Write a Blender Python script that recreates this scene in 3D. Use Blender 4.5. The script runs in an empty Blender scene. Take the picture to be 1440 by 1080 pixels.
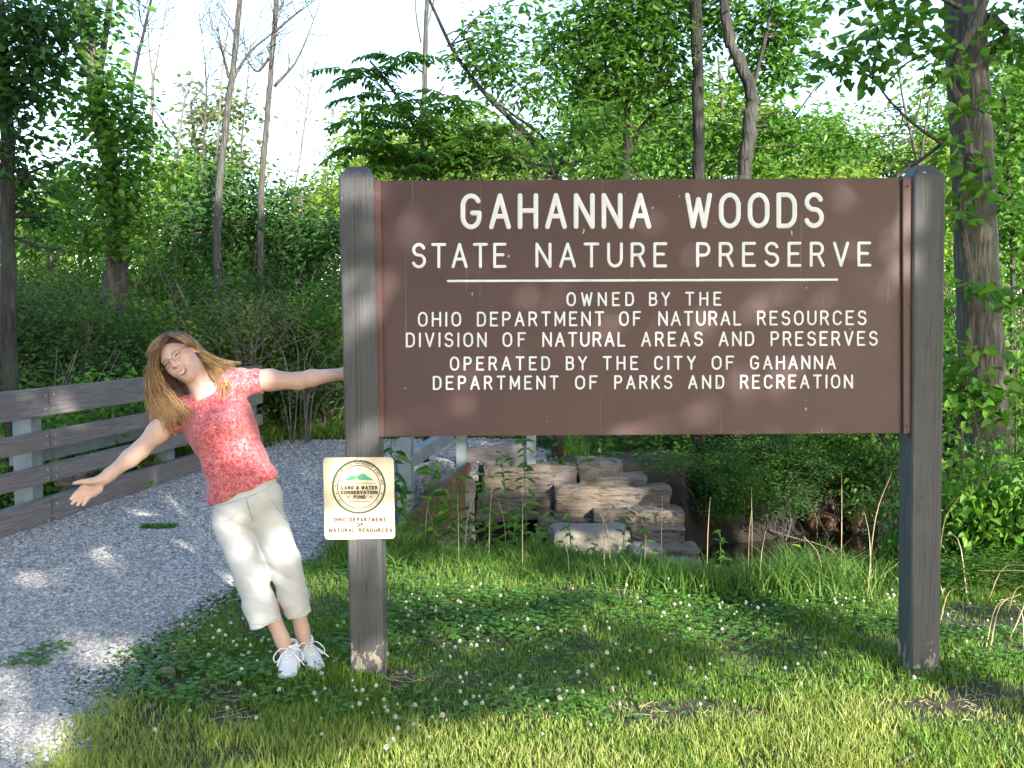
import bpy, bmesh, math, random
import numpy as np
from mathutils import Vector, Matrix, noise as mnoise

random.seed(7)
RNG = np.random.default_rng(11)
SC = bpy.context.scene
COL = SC.collection

# ------------------------------------------------------------------ camera
PITCH = math.radians(3.3)
CAM_Z = 1.52
FPX = 1400.0                      # focal length in pixels of a 1440 wide picture
cam_d = bpy.data.cameras.new('camera')
cam_d.sensor_width = 36.0
cam_d.lens = 36.0 * FPX / 1440.0
cam_d.clip_start = 0.05
cam_d.clip_end = 2000
cam = bpy.data.objects.new('camera', cam_d)
COL.objects.link(cam)
cam.location = (0, 0, CAM_Z)
cam.rotation_euler = (math.radians(90) - PITCH, 0, 0)
SC.camera = cam

# ------------------------------------------------------------------ sky, sun, exposure
SUN_AZ = math.radians(27)         # behind the photographer, to the right
SUN_EL = math.radians(19)
world = bpy.data.worlds.new('World')
SC.world = world
world.use_nodes = True
wn = world.node_tree
sky = wn.nodes.new('ShaderNodeTexSky')
sky.sky_type = 'NISHITA'
sky.sun_disc = False
sky.sun_elevation = SUN_EL
sky.sun_rotation = math.pi - SUN_AZ
sky.air_density = 1.0
sky.dust_density = 0.7
sky.ozone_density = 1.0
bgn = wn.nodes['Background']
wn.links.new(sky.outputs[0], bgn.inputs[0])
bgn.inputs[1].default_value = 0.15
sun_d = bpy.data.lights.new('sun', 'SUN')
sun_d.energy = 4.3
sun_d.angle = math.radians(0.55)
sun_d.color = (1.0, 0.93, 0.82)
sun = bpy.data.objects.new('sun', sun_d)
COL.objects.link(sun)
S_H = np.array([math.sin(SUN_AZ), -math.cos(SUN_AZ)])
S_DIR = Vector((S_H[0] * math.cos(SUN_EL), S_H[1] * math.cos(SUN_EL), math.sin(SUN_EL)))
sun.rotation_euler = S_DIR.to_track_quat('Z', 'Y').to_euler()
sun.location = (6, -12, 8)
SC.view_settings.view_transform = 'Standard'
SC.view_settings.look = 'None'
SC.view_settings.gamma = 1.0
SC.view_settings.exposure = 1.88
SC.cycles.max_bounces = 8
SC.cycles.transparent_max_bounces = 8

# ------------------------------------------------------------------ pixel (1440x1080) -> metres
_F = np.array([0, math.cos(PITCH), -math.sin(PITCH)])
_U = np.array([0, math.sin(PITCH), math.cos(PITCH)])
def ray(px, py):
    return _F + (px - 720) / FPX * np.array([1.0, 0, 0]) - (py - 540) / FPX * _U
def P(px, py, d):
    r = ray(px, py)
    return np.array([0, 0, CAM_Z]) + r * (d / r[1])
def G(px, py, z=0.0):
    r = ray(px, py)
    return np.array([0, 0, CAM_Z]) + r * ((z - CAM_Z) / r[2])

# ------------------------------------------------------------------ object helpers
WL = {}
def tag(o, label=None, cat=None, group=None, kind=None):
    if label: o['label'] = label
    if cat: o['category'] = cat
    if group: o['group'] = group
    if kind: o['kind'] = kind
    return o
def thing(name, loc, label, cat, group=None):
    o = bpy.data.objects.new(name, None)
    o.empty_display_size = 0.1
    o.location = loc
    COL.objects.link(o)
    WL[o.name] = np.array(loc, float)
    return tag(o, label, cat, group)
def copy_tree(o, parent=None):
    c = o.copy()
    COL.objects.link(c)
    if parent is not None:
        c.parent = parent
    for ch in list(o.children):
        copy_tree(ch, c)
    return c

class MB:
    """collects vertices and faces, then becomes ONE mesh object"""
    def __init__(s):
        s.V, s.F, s.C, s.n = [], {}, [], 0
    def add(s, V, F, mi=0, col=None):
        V = np.asarray(V, float).reshape(-1, 3)
        F = np.asarray(F, np.int64)
        if F.ndim == 2 and len(F):
            s.F.setdefault((F.shape[1], mi), []).append(F + s.n)
        s.V.append(V)
        s.C.append(np.ones((len(V), 4)) if col is None else np.broadcast_to(np.asarray(col, float), (len(V), 4)))
        s.n += len(V)
    def box(s, c, size, R=None, bev=0.0, mi=0):
        bm = bmesh.new()
        bmesh.ops.create_cube(bm, size=1.0)
        for v in bm.verts:
            v.co = Vector((v.co.x * size[0], v.co.y * size[1], v.co.z * size[2]))
        if bev:
            bmesh.ops.bevel(bm, geom=list(bm.edges), offset=bev, segments=2, affect='EDGES')
        s.bm(bm, c, R, mi)
    def bm(s, bm, c=(0, 0, 0), R=None, mi=0):
        bm.verts.index_update()
        V = np.array([v.co[:] for v in bm.verts])
        if R is not None:
            V = V @ np.array(R).T
        V = V + np.array(c)
        by = {}
        for f in bm.faces:
            by.setdefault(len(f.verts), []).append([v.index for v in f.verts])
        first = True
        for k, fs in by.items():
            if first:
                n0 = s.n
                s.add(V, fs, mi)
                first = False
            else:
                s.F.setdefault((k, mi), []).append(np.array(fs) + n0)
        bm.free()
    def tube(s, pts, rad, sides=8, mi=0, cap=True, col=None, squash=None):
        pts = np.asarray(pts, float)
        n = len(pts)
        rad = np.broadcast_to(np.asarray(rad, float), (n,))
        T = np.gradient(pts, axis=0)
        T /= np.linalg.norm(T, axis=1)[:, None] + 1e-12
        ref = np.array([0.0, 0, 1]) if abs(T[0][2]) < 0.85 else np.array([1.0, 0, 0])
        A = np.cross(T[0], ref); A /= np.linalg.norm(A)
        fr = []
        for i in range(n):
            A = A - T[i] * (A @ T[i]); A /= np.linalg.norm(A) + 1e-12
            fr.append(A.copy())
        A = np.array(fr); B = np.cross(T, A)
        th = np.linspace(0, 2 * np.pi, sides, endpoint=False)
        q = 1.0 if squash is None else squash
        V = pts[:, None, :] + rad[:, None, None] * (np.cos(th)[None, :, None] * A[:, None, :] + q * np.sin(th)[None, :, None] * B[:, None, :])
        i, j = np.meshgrid(np.arange(n - 1), np.arange(sides), indexing='ij')
        j2 = (j + 1) % sides
        F = np.stack([i * sides + j, i * sides + j2, (i + 1) * sides + j2, (i + 1) * sides + j], -1).reshape(-1, 4)
        c = None
        if col is not None:
            c = np.repeat(np.asarray(col, float), sides, axis=0) if np.ndim(col) == 2 else col
        n0 = s.n
        s.add(V.reshape(-1, 3), F, mi, c)
        if cap and sides > 3:
            s.F.setdefault((sides, mi), []).append(np.array([list(range(sides))[::-1]]) + n0)
            s.F.setdefault((sides, mi), []).append(np.array([list(range(sides))]) + n0 + (n - 1) * sides)
    def leaves(s, C, D, N, L, W, fold=0.35, droop=0.15, mi=0):
        C = np.asarray(C, float); n = len(C)
        if not n: return
        D = D / (np.linalg.norm(D, axis=1)[:, None] + 1e-9)
        S = np.cross(D, N); S /= np.linalg.norm(S, axis=1)[:, None] + 1e-9
        N = np.cross(S, D)
        L = np.broadcast_to(L, (n,))[:, None]; W = np.broadcast_to(W, (n,))[:, None]
        f = fold * W * 0.5
        base = C
        a = C + .30 * L * D; b = C + .68 * L * D - droop * .4 * L * N
        tip = C + L * D - droop * L * N
        l1 = a + .5 * W * S + f * N; r1 = a - .5 * W * S + f * N
        l2 = b + .38 * W * S + f * .7 * N; r2 = b - .38 * W * S + f * .7 * N
        V = np.stack([base, r1, r2, tip, l2, l1], 1).reshape(-1, 3)
        k = np.arange(n)[:, None] * 6
        F = np.concatenate([k + np.array([[0, 1, 2, 3]]), k + np.array([[0, 3, 4, 5]])])
        s.add(V, F, mi)
    def build(s, name, mats, parent=None, smooth=False, cols=False):
        V = np.concatenate(s.V) if s.V else np.zeros((0, 3))
        if parent is not None and parent.name in WL:
            V = V - WL[parent.name]
        me = bpy.data.meshes.new(name)
        me.vertices.add(len(V))
        me.vertices.foreach_set('co', V.astype(np.float32).ravel())
        loops, starts, tot, mis, acc = [], [], [], [], 0
        for (k, mi), fl in s.F.items():
            F = np.concatenate(fl)
            loops.append(F.ravel())
            starts.append(acc + np.arange(len(F)) * k)
            mis.append(np.full(len(F), mi))
            acc += F.size
        loops = np.concatenate(loops).astype(np.int32)
        starts = np.concatenate(starts).astype(np.int32)
        mis = np.concatenate(mis).astype(np.int32)
        me.loops.add(len(loops)); me.loops.foreach_set('vertex_index', loops)
        me.polygons.add(len(starts)); me.polygons.foreach_set('loop_start', starts)
        if not isinstance(mats, (list, tuple)): mats = [mats]
        for m in mats: me.materials.append(m)
        me.polygons.foreach_set('material_index', mis)
        me.polygons.foreach_set('use_smooth', np.full(len(starts), bool(smooth)))
        me.update(calc_edges=True)
        me.validate()
        if cols:
            ca = me.color_attributes.new('col', 'FLOAT_COLOR', 'POINT')
            ca.data.foreach_set('color', np.concatenate(s.C).astype(np.float32).ravel())
        o = bpy.data.objects.new(name, me)
        COL.objects.link(o)
        if parent is not None:
            o.parent = parent
            if parent.name in WL: WL[o.name] = WL[parent.name]
        return o

def rotz(a):
    c, s_ = math.cos(a), math.sin(a)
    return np.array([[c, -s_, 0], [s_, c, 0], [0, 0, 1.0]])
def frame(x, y, z):
    return np.stack([np.asarray(x), np.asarray(y), np.asarray(z)], 1)
def unit(v):
    v = np.asarray(v, float)
    return v / np.linalg.norm(v)
def smooth_path(pts, n=8):
    """Catmull-Rom through the points"""
    p = np.asarray(pts, float)
    if len(p) < 3:
        t = np.linspace(0, 1, n + 1)[:, None]
        return p[0] * (1 - t) + p[-1] * t
    q = np.vstack([2 * p[0] - p[1], p, 2 * p[-1] - p[-2]])
    out = []
    for i in range(1, len(q) - 2):
        t = np.linspace(0, 1, n, endpoint=False)[:, None]
        a, b, c, d = q[i - 1], q[i], q[i + 1], q[i + 2]
        out.append(.5 * (2 * b + (c - a) * t + (2 * a - 5 * b + 4 * c - d) * t ** 2 + (3 * b - a - 3 * c + d) * t ** 3))
    out.append(p[-1][None])
    return np.vstack(out)
def sstep(a, b, x):
    t = np.clip((x - a) / (b - a), 0, 1)
    return t * t * (3 - 2 * t)
def vnoise(x, y, s=1.0, seed=0):
    """cheap smooth 2-d value noise, -1..1"""
    x = np.asarray(x) * s + 37.3 * seed; y = np.asarray(y) * s - 11.7 * seed
    xi = np.floor(x).astype(np.int64); yi = np.floor(y).astype(np.int64)
    fx = x - xi; fy = y - yi
    fx = fx * fx * (3 - 2 * fx); fy = fy * fy * (3 - 2 * fy)
    def h(a, b):
        n = (a * 374761393 + b * 668265263 + seed * 1442695) & 0x7fffffff
        n = ((n ^ (n >> 13)) * 1274126177) & 0x7fffffff
        return (n & 0xffff) / 32767.5 - 1
    return (h(xi, yi) * (1 - fx) + h(xi + 1, yi) * fx) * (1 - fy) + (h(xi, yi + 1) * (1 - fx) + h(xi + 1, yi + 1) * fx) * fy

# ------------------------------------------------------------------ materials
class NT:
    def __init__(s, name):
        s.m = bpy.data.materials.new(name)
        s.m.use_nodes = True
        s.t = s.m.node_tree
        s.b = s.t.nodes['Principled BSDF']
        s.out = s.t.nodes['Material Output']
        s.tc = s.t.nodes.new('ShaderNodeTexCoord')
    def n(s, typ, **kw):
        nd = s.t.nodes.new(typ)
        for k, v in kw.items():
            if hasattr(nd, k): setattr(nd, k, v)
        return nd
    def l(s, a, b): s.t.links.new(a, b)
    def coord(s, scale=(1, 1, 1), which='Object', rot=(0, 0, 0)):
        mp = s.n('ShaderNodeMapping')
        mp.inputs['Scale'].default_value = scale
        mp.inputs['Rotation'].default_value = rot
        s.l(s.tc.outputs[which], mp.inputs[0])
        return mp.outputs[0]
    def noise(s, scale, detail=4, rough=.55, co=None, dist=0.0):
        nd = s.n('ShaderNodeTexNoise')
        nd.inputs['Scale'].default_value = scale
        nd.inputs['Detail'].default_value = detail
        nd.inputs['Roughness'].default_value = rough
        nd.inputs['Distortion'].default_value = dist
        s.l(co if co is not None else s.tc.outputs['Object'], nd.inputs['Vector'])
        return nd.outputs['Fac']
    def voro(s, scale, co=None, feature='F1', out='Distance', rnd=1.0):
        nd = s.n('ShaderNodeTexVoronoi'); nd.feature = feature
        nd.inputs['Scale'].default_value = scale
        nd.inputs['Randomness'].default_value = rnd
        s.l(co if co is not None else s.tc.outputs['Object'], nd.inputs['Vector'])
        return nd.outputs[out]
    def ramp(s, fac, stops, interp='LINEAR'):
        nd = s.n('ShaderNodeValToRGB')
        cr = nd.color_ramp; cr.interpolation = interp
        while len(cr.elements) < len(stops): cr.elements.new(0.5)
        for e, (p, c) in zip(cr.elements, stops):
            e.position = p
            e.color = (c, c, c, 1) if np.isscalar(c) else (*c, 1)
        s.l(fac, nd.inputs[0])
        return nd.outputs[0]
    def mix(s, fac, a, b, mode='MIX'):
        nd = s.n('ShaderNodeMix', data_type='RGBA', blend_type=mode)
        for sock, v in ((nd.inputs[0], fac), (nd.inputs[6], a), (nd.inputs[7], b)):
            if hasattr(v, 'links'): s.l(v, sock)
            elif np.isscalar(v): sock.default_value = v
            else: sock.default_value = (*v, 1)
        return nd.outputs[2]
    def math(s, op, a, b=0.0, clamp=False):
        nd = s.n('ShaderNodeMath', operation=op); nd.use_clamp = clamp
        for sock, v in ((nd.inputs[0], a), (nd.inputs[1], b)):
            if hasattr(v, 'links'): s.l(v, sock)
            else: sock.default_value = v
        return nd.outputs[0]
    def rand(s):
        return s.n('ShaderNodeNewGeometry').outputs['Random Per Island']
    def xyz(s, which='Object'):
        nd = s.n('ShaderNodeSeparateXYZ'); s.l(s.tc.outputs[which], nd.inputs[0]); return nd.outputs
    def color(s, c):
        if hasattr(c, 'links'): s.l(c, s.b.inputs['Base Color'])
        else: s.b.inputs['Base Color'].default_value = (*c, 1)
    def set(s, **kw):
        for k, v in kw.items():
            k = k.replace('_', ' ')
            if hasattr(v, 'links'): s.l(v, s.b.inputs[k])
            else: s.b.inputs[k].default_value = v
    def bump(s, h, strength=.4, dist=.01):
        nd = s.n('ShaderNodeBump')
        nd.inputs['Strength'].default_value = strength
        nd.inputs['Distance'].default_value = dist
        s.l(h, nd.inputs['Height'])
        s.l(nd.outputs[0], s.b.inputs['Normal'])
    def translucent(s, fac, col):
        tr = s.n('ShaderNodeBsdfTranslucent'); mx = s.n('ShaderNodeMixShader')
        if hasattr(col, 'links'): s.l(col, tr.inputs[0])
        else: tr.inputs[0].default_value = (*col, 1)
        mx.inputs[0].default_value = fac
        s.l(s.b.outputs[0], mx.inputs[1]); s.l(tr.outputs[0], mx.inputs[2]); s.l(mx.outputs[0], s.out.inputs[0])

def leaf_mat(name, stops, tr=.4, rough=.45, spec=.35, big=1.2):
    k = NT(name)
    r = k.rand()
    nz = k.noise(big, 3)
    f = k.math('ADD', k.math('MULTIPLY', r, .62), k.math('MULTIPLY', nz, .38))
    c = k.ramp(f, stops)
    k.color(c); k.set(Roughness=rough); k.b.inputs['Specular IOR Level'].default_value = spec
    t = k.mix(1.0, c, (1.25, 1.35, .55), 'MULTIPLY')
    k.translucent(tr, t)
    return k.m

M = {}
M['leaf_dark'] = leaf_mat('leaf dark green', [(.1, (.024, .066, .022)), (.5, (.045, .118, .030)), (.9, (.09, .20, .042))], .38)
M['leaf_mid'] = leaf_mat('leaf mid green', [(.1, (.045, .12, .022)), (.5, (.085, .205, .030)), (.9, (.17, .32, .05))], .48)
M['leaf_light'] = leaf_mat('leaf light yellow green', [(.1, (.08, .17, .022)), (.5, (.16, .28, .04)), (.9, (.30, .40, .07))], .48)
M['leaf_olive'] = leaf_mat('leaf olive', [(.1, (.06, .095, .028)), (.5, (.11, .165, .04)), (.9, (.20, .24, .06))], .4)
M['leaf_vine'] = leaf_mat('leaf fresh vine green', [(.1, (.055, .15, .02)), (.5, (.10, .24, .03)), (.9, (.21, .37, .05))], .45)
M['clover'] = leaf_mat('clover leaf', [(.1, (.050, .135, .024)), (.5, (.085, .215, .034)), (.9, (.15, .31, .05))], .34, big=3)
M['grass'] = leaf_mat('lawn grass', [(.1, (.075, .165, .024)), (.45, (.13, .25, .034)), (.75, (.22, .32, .055)), (.95, (.36, .35, .13))], .38, big=1.3)
M['grass_dry'] = leaf_mat('sunburnt grass', [(.1, (.15, .23, .045)), (.45, (.28, .345, .08)), (.75, (.40, .42, .145)), (.95, (.54, .48, .27))], .38, big=2)
M['grass_tall'] = leaf_mat('tall bank grass', [(.1, (.045, .11, .02)), (.5, (.085, .185, .03)), (.9, (.17, .26, .05))], .38, big=2)
M['straw'] = leaf_mat('dry straw', [(.1, (.25, .19, .10)), (.5, (.38, .31, .18)), (.9, (.5, .44, .28))], .15)

def bark_mat(name, a, b, c, sc=1.0):
    k = NT(name)
    co = k.coord((9 * sc, 9 * sc, 1.6 * sc))
    v = k.voro(2.2, co, 'DISTANCE_TO_EDGE')
    nz = k.noise(3.0, 6, .65, co, .6)
    lo = k.noise(1.1, 3)
    f = k.math('ADD', k.math('MULTIPLY', nz, .62), k.math('MULTIPLY', v, .85))
    c1 = k.ramp(f, [(.25, a), (.55, b), (.85, c)])
    k.color(k.mix(k.ramp(lo, [(.45, 0.0), (.7, .5)]), c1, (.10, .12, .08)))
    k.set(Roughness=.9)
    k.bump(f, 1.0, .035)
    return k.m
M['bark_gray'] = bark_mat('bark gray', (.03, .027, .025), (.085, .078, .07), (.18, .165, .145))
M['bark_dark'] = bark_mat('bark dark', (.012, .010, .010), (.034, .028, .026), (.08, .066, .058))
M['bark_pale'] = bark_mat('bark pale', (.08, .07, .06), (.20, .175, .155), (.34, .30, .26), 1.4)
M['bark_light'] = bark_mat('bark light grey brown', (.04, .035, .03), (.125, .11, .095), (.27, .24, .205))
M['twig'] = bark_mat('twig', (.06, .045, .035), (.13, .10, .08), (.26, .22, .17), 2)

# painted post, flaking near the ground
k = NT('grey painted post')
g = k.coord((30, 30, 1.2)); gr = k.noise(4, 5, .6, g)
z = k.xyz()[2]
base = k.ramp(gr, [(.3, (.050, .052, .060)), (.55, (.065, .066, .073)), (.8, (.090, .089, .091))])
low = k.math('SUBTRACT', 1.0, k.math('DIVIDE', k.math('ADD', z, -.02), .30, True), True)
fl = k.noise(26, 5, .65, k.coord((1, 1, .55)))
mask = k.ramp(k.math('ADD', fl, k.math('MULTIPLY', low, .30)), [(.745, 0.0), (.78, 1.0)])
spk = k.ramp(k.noise(55, 2, .5, k.coord((1, 1, .28))), [(.742, 0.0), (.765, 1.0)])
cc = k.mix(mask, base, (.30, .255, .20))
cc = k.mix(k.math('MULTIPLY', spk, .6), cc, (.6, .6, .58))
line = k.ramp(k.noise(3.0, 1, .4, k.coord((38, 38, .10))), [(.655, 0.0), (.67, 1.0)])
chk = k.ramp(k.noise(2.0, 2, .5, k.coord((11, 11, .35), rot=(0, 0, .6)), .4), [(.485, 0.0), (.497, 1.0), (.503, 1.0), (.515, 0.0)])
cc = k.mix(k.math('MULTIPLY', chk, .55), cc, (.02, .02, .024))
cc = k.mix(k.math('MULTIPLY', line, .6), cc, (.025, .025, .03))
cc = k.mix(k.math('MULTIPLY', k.ramp(k.noise(5, 4, .6), [(.5, 0.0), (.75, 1.0)]), .35), cc, (.12, .115, .115))
k.color(cc); k.set(Roughness=.62); k.bump(gr, .35, .006); M['post'] = k.m

k = NT('brown painted board')
nz = k.noise(2.2, 5, .6, k.coord((1, 1, 2)))
fine = k.noise(60, 3, .6, k.coord((.5, 1, 3)))
cc = k.mix(k.math('MULTIPLY', fine, .35), k.ramp(nz, [(.3, (.060, .027, .033)), (.7, (.079, .037, .041))]), (.082, .05, .048))
st = k.ramp(k.noise(5, 2, .5, k.coord((14, 1, .35))), [(.70, 0.0), (.74, .35)])
sp = k.ramp(k.noise(38, 2, .5, k.coord((1, 1, .5))), [(.755, 0.0), (.775, .8)])
cc = k.mix(st, cc, (.24, .18, .16)); cc = k.mix(sp, cc, (.55, .52, .50))
k.color(cc); k.set(Roughness=.5); k.bump(fine, .08, .002); M['board'] = k.m
k = NT('maroon painted trim')
nz = k.noise(7, 5, .6, k.coord((3, 3, .6)))
k.color(k.ramp(nz, [(.3, (.07, .028, .032)), (.7, (.105, .05, .047))])); k.set(Roughness=.5); M['trim'] = k.m
k = NT('white routed paint')
k.color(k.ramp(k.noise(40, 3), [(.3, (.76, .77, .80)), (.6, (.84, .845, .87))])); k.set(Roughness=.5); M['white_paint'] = k.m
k = NT('rusty nail'); k.color((.07, .035, .03)); k.set(Roughness=.7); M['nail'] = k.m
k = NT('cream enamel plate')
k.color(k.ramp(k.noise(4, 3), [(.3, (.60, .50, .36)), (.7, (.68, .59, .45))])); k.set(Roughness=.3); M['cream'] = k.m
k = NT('dark brown print'); k.color((.045, .03, .02)); k.set(Roughness=.5); M['print'] = k.m
k = NT('dark green print'); k.color((.045, .07, .035)); k.set(Roughness=.5); M['ring'] = k.m
k = NT('mountain green print'); k.color(k.ramp(k.noise(160, 2), [(.4, (.05, .26, .15)), (.65, (.08, .34, .20))])); k.set(Roughness=.4); M['hill_green'] = k.m
k = NT('zinc bolt'); k.color((.55, .53, .5)); k.set(Roughness=.4, Metallic=.7); M['bolt'] = k.m

# weathered rail timber (grain along local x)
k = NT('weathered timber')
co = k.coord((1.2, 26, 26)); gr = k.noise(3, 6, .62, co, .5)
lo = k.noise(1.7, 3, .5, k.coord((.8, 2, 2)))
c1 = k.ramp(gr, [(.25, (.065, .060, .064)), (.5, (.145, .135, .138)), (.8, (.26, .24, .235))])
kn = k.voro(1.9, k.coord((1.0, 1.0, 3.2)), 'F1')
knot = k.ramp(kn, [(.045, 1.0), (.075, 0.0)])
c1 = k.mix(k.math('MULTIPLY', k.ramp(lo, [(.45, 0.0), (.72, 1.0)]), .55), c1, (.15, .105, .088))
c1 = k.mix(k.math('MULTIPLY', knot, .85), c1, (.05, .025, .018))
k.color(c1); k.set(Roughness=.85); k.bump(gr, .6, .008); M['timber'] = k.m
k = NT('galvanised steel')
nz = k.noise(9, 4); v = k.voro(38, None, 'F1', 'Color')
k.color(k.ramp(nz, [(.3, (.15, .185, .21)), (.7, (.24, .28, .30))]))
k.set(Roughness=.5, Metallic=.35); M['steel'] = k.m
k = NT('rusty beam')
k.color(k.ramp(k.noise(6, 6, .65), [(.3, (.07, .032, .017)), (.55, (.13, .06, .03)), (.8, (.19, .105, .06))])); k.set(Roughness=.85); M['rust'] = k.m
# split sandstone
k = NT('split sandstone')
lay = k.noise(4, 6, .65, k.coord((1.2, 1.2, 9)), .8); lo = k.noise(2.4, 4)
c1 = k.ramp(lay, [(.25, (.08, .061, .044)), (.5, (.20, .158, .108)), (.78, (.35, .285, .195))])
c1 = k.mix(k.ramp(lo, [(.42, 0.0), (.62, .7)]), c1, (.12, .11, .112))
c1 = k.mix(k.ramp(k.noise(5.5, 3), [(.60, 0.0), (.72, .5)]), c1, (.30, .17, .09))
oi = k.n('ShaderNodeObjectInfo')
c1 = k.mix(k.math('MULTIPLY', oi.outputs['Random'], .35), c1, (.13, .105, .085))
ck = k.ramp(k.noise(1.5, 2, .5, k.coord((1.5, 1.5, 5)), .8), [(.488, 0.0), (.498, 1.0), (.504, 1.0), (.514, 0.0)])
c1 = k.mix(k.math('MULTIPLY', ck, .8), c1, (.03, .024, .02))
c1 = k.mix(k.math('MULTIPLY', k.ramp(k.noise(4.2, 4), [(.60, 0.0), (.72, 1.0)]), .4), c1, (.06, .07, .035))
k.color(c1); k.set(Roughness=.9); k.bump(lay, 1.0, .04); M['stone'] = k.m
k = NT('pale limestone'); lay = k.noise(9, 6, .65)
k.color(k.ramp(lay, [(.25, (.13, .115, .095)), (.55, (.215, .195, .16)), (.8, (.31, .285, .24))])); k.set(Roughness=.9); k.bump(lay, .6, .02); M['pale_stone'] = k.m
# ground
k = NT('soil and leaf litter')
a = k.noise(3, 6, .65); b = k.noise(34, 5, .7)
c1 = k.ramp(b, [(.3, (.034, .027, .019)), (.55, (.080, .062, .042)), (.8, (.16, .125, .085))])
c1 = k.mix(k.ramp(a, [(.42, 0.0), (.6, .55)]), c1, (.035, .065, .015))
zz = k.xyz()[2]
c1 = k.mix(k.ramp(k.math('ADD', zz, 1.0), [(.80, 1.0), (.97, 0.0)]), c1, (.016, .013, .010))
k.color(c1); k.set(Roughness=.95); k.bump(b, .8, .03); M['soil'] = k.m
k = NT('crushed gravel')
co = k.coord((1, 1, 1)); v = k.voro(46, co, 'F1', 'Color'); d = k.voro(46, co, 'F1'); lo = k.noise(1.6, 5, .6)
c1 = k.ramp(v, [(.1, (.17, .165, .16)), (.5, (.33, .32, .31)), (.9, (.50, .485, .465))])
c1 = k.mix(k.math('MULTIPLY', k.ramp(d, [(.3, 0.0), (.75, 1.0)]), .7), c1, (.05, .048, .05))
c1 = k.mix(k.ramp(lo, [(.5, 0.0), (.75, .35)]), c1, (.22, .19, .155))
k.color(c1); k.set(Roughness=.9); k.bump(k.math('SUBTRACT', 1.0, d), .9, .02); M['gravel'] = k.m
k = NT('gravel stone')
c1 = k.ramp(k.rand(), [(.0, (.17, .165, .165)), (.45, (.345, .335, .325)), (.8, (.47, .455, .44)), (.97, (.63, .59, .52))])
k.color(k.mix(k.math('MULTIPLY', k.noise(90, 2), .3), c1, (.12, .115, .12))); k.set(Roughness=.85); M['pebble'] = k.m
k = NT('dark creek water'); k.color((.012, .012, .008)); k.set(Roughness=.08); k.bump(k.noise(5, 3), .12, .02); M['water'] = k.m
k = NT('bark mulch'); b = k.noise(40, 5, .7)
k.color(k.ramp(b, [(.3, (.05, .035, .03)), (.6, (.16, .115, .10)), (.85, (.30, .24, .21))])); k.set(Roughness=.95); k.bump(b, 1, .03); M['mulch'] = k.m
k = NT('clover bloom')
k.color(k.ramp(k.noise(220, 2), [(.35, (.50, .50, .38)), (.6, (.80, .78, .72))])); k.set(Roughness=.7); M['bloom'] = k.m

# ================================================================== GROUND
FA = math.atan((880 - 720) / FPX)            # heading of the path and bridge
cA, sA = math.cos(FA), math.sin(FA)
def lat(x, y): return x * cA - y * sA         # sideways distance from the bridge axis through the camera
def at_sl(s, l): return np.array([s * sA + l * cA, s * cA - l * sA])
L_FENCE, L_KERB = -4.45, -1.86

def ground_z(x, y):
    x = np.asarray(x, float); y = np.asarray(y, float)
    l = lat(x, y)
    yn = np.interp(x, [-2.5, -1, 0.3, 1.2, 2.2, 4, 9], [6.9, 6.75, 6.35, 5.95, 5.65, 5.5, 5.6])
    yf = np.interp(x, [-2, 1.9, 2.3, 4, 8], [10.95, 10.95, 12.0, 12.7, 12.4])
    wid = np.interp(x, [1.8, 2.3], [.35, .9])
    dn = sstep(yn, yn + 1.6, y) * (1 - sstep(yf - wid, yf, y))
    right = dn * sstep(-2.15, -1.95, l)
    dl = sstep(6.0, 7.5, y) * (1 - sstep(10.5, 11.8, y)) * (1 - sstep(-5.3, -4.75, l))
    rough = vnoise(x, y, 1.7, 3) * .018 + vnoise(x, y, 5.0, 4) * .008
    corr = sstep(-4.6, -4.4, l) * (1 - sstep(-2.3, -2.0, l))
    far = sstep(13.5, 19, y) * (vnoise(x, y, .25, 5) * .25 + .15)
    return -1.08 * right - .85 * dl + rough * (1 - .7 * corr) + far + .045 * sstep(.6, 2.4, x) * (1 - sstep(5, 6, y)) + right * vnoise(x, y, 2.2, 9) * .10

def grid_axis(lo, hi, st, outs):
    c = np.arange(lo, hi + 1e-6, st)
    return np.concatenate([[-o for o in outs[::-1]] if False else lo - np.array(outs[::-1]), c, hi + np.array(outs)])
gx = grid_axis(-9, 9, .085, [.5, 1.5, 3, 6, 12, 25, 60, 150, 400])
gy = grid_axis(1, 17, .085, [.5, 1.5, 3, 6, 12, 25, 60, 150, 400])
X, Y = np.meshgrid(gx, gy, indexing='ij')
mb = MB()
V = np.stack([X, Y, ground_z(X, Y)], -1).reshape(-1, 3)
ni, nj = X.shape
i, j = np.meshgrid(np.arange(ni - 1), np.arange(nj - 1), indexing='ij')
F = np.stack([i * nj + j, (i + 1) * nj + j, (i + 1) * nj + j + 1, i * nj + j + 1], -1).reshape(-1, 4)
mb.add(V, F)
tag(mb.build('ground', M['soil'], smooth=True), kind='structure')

# gravel path sheet
_e = np.array([G(px, py)[:2] for px, py in [(-60, 1130), (0, 1068), (60, 1010), (130, 948), (220, 893), (330, 832), (420, 787), (452, 757)]])
_ey = np.concatenate([[1.0, 2.4], _e[:, 1], [7.6, 10.9, 11.0, 13.4]])
_el = lat(_e[:, 0], _e[:, 1])
_elat = np.concatenate([[-2.55, -2.35], _el, [-1.93, -1.93, -1.0, -.7]])
def path_edge(x, y):
    """>0 inside the gravel, metres from its border"""
    l = lat(x, y)
    nz = vnoise(x, y, 1.6, 21) * .13 + vnoise(x, y, 5, 22) * .06
    amp = 1 - .85 * sstep(6.6, 7.6, y)
    r = np.interp(y, _ey, _elat) - l + nz * amp
    lft = l - L_FENCE - .02
    end = 13.2 + vnoise(x, y, 1.0, 23) * .25 - y
    return np.minimum(np.minimum(r, lft), end)
st = .07
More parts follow.
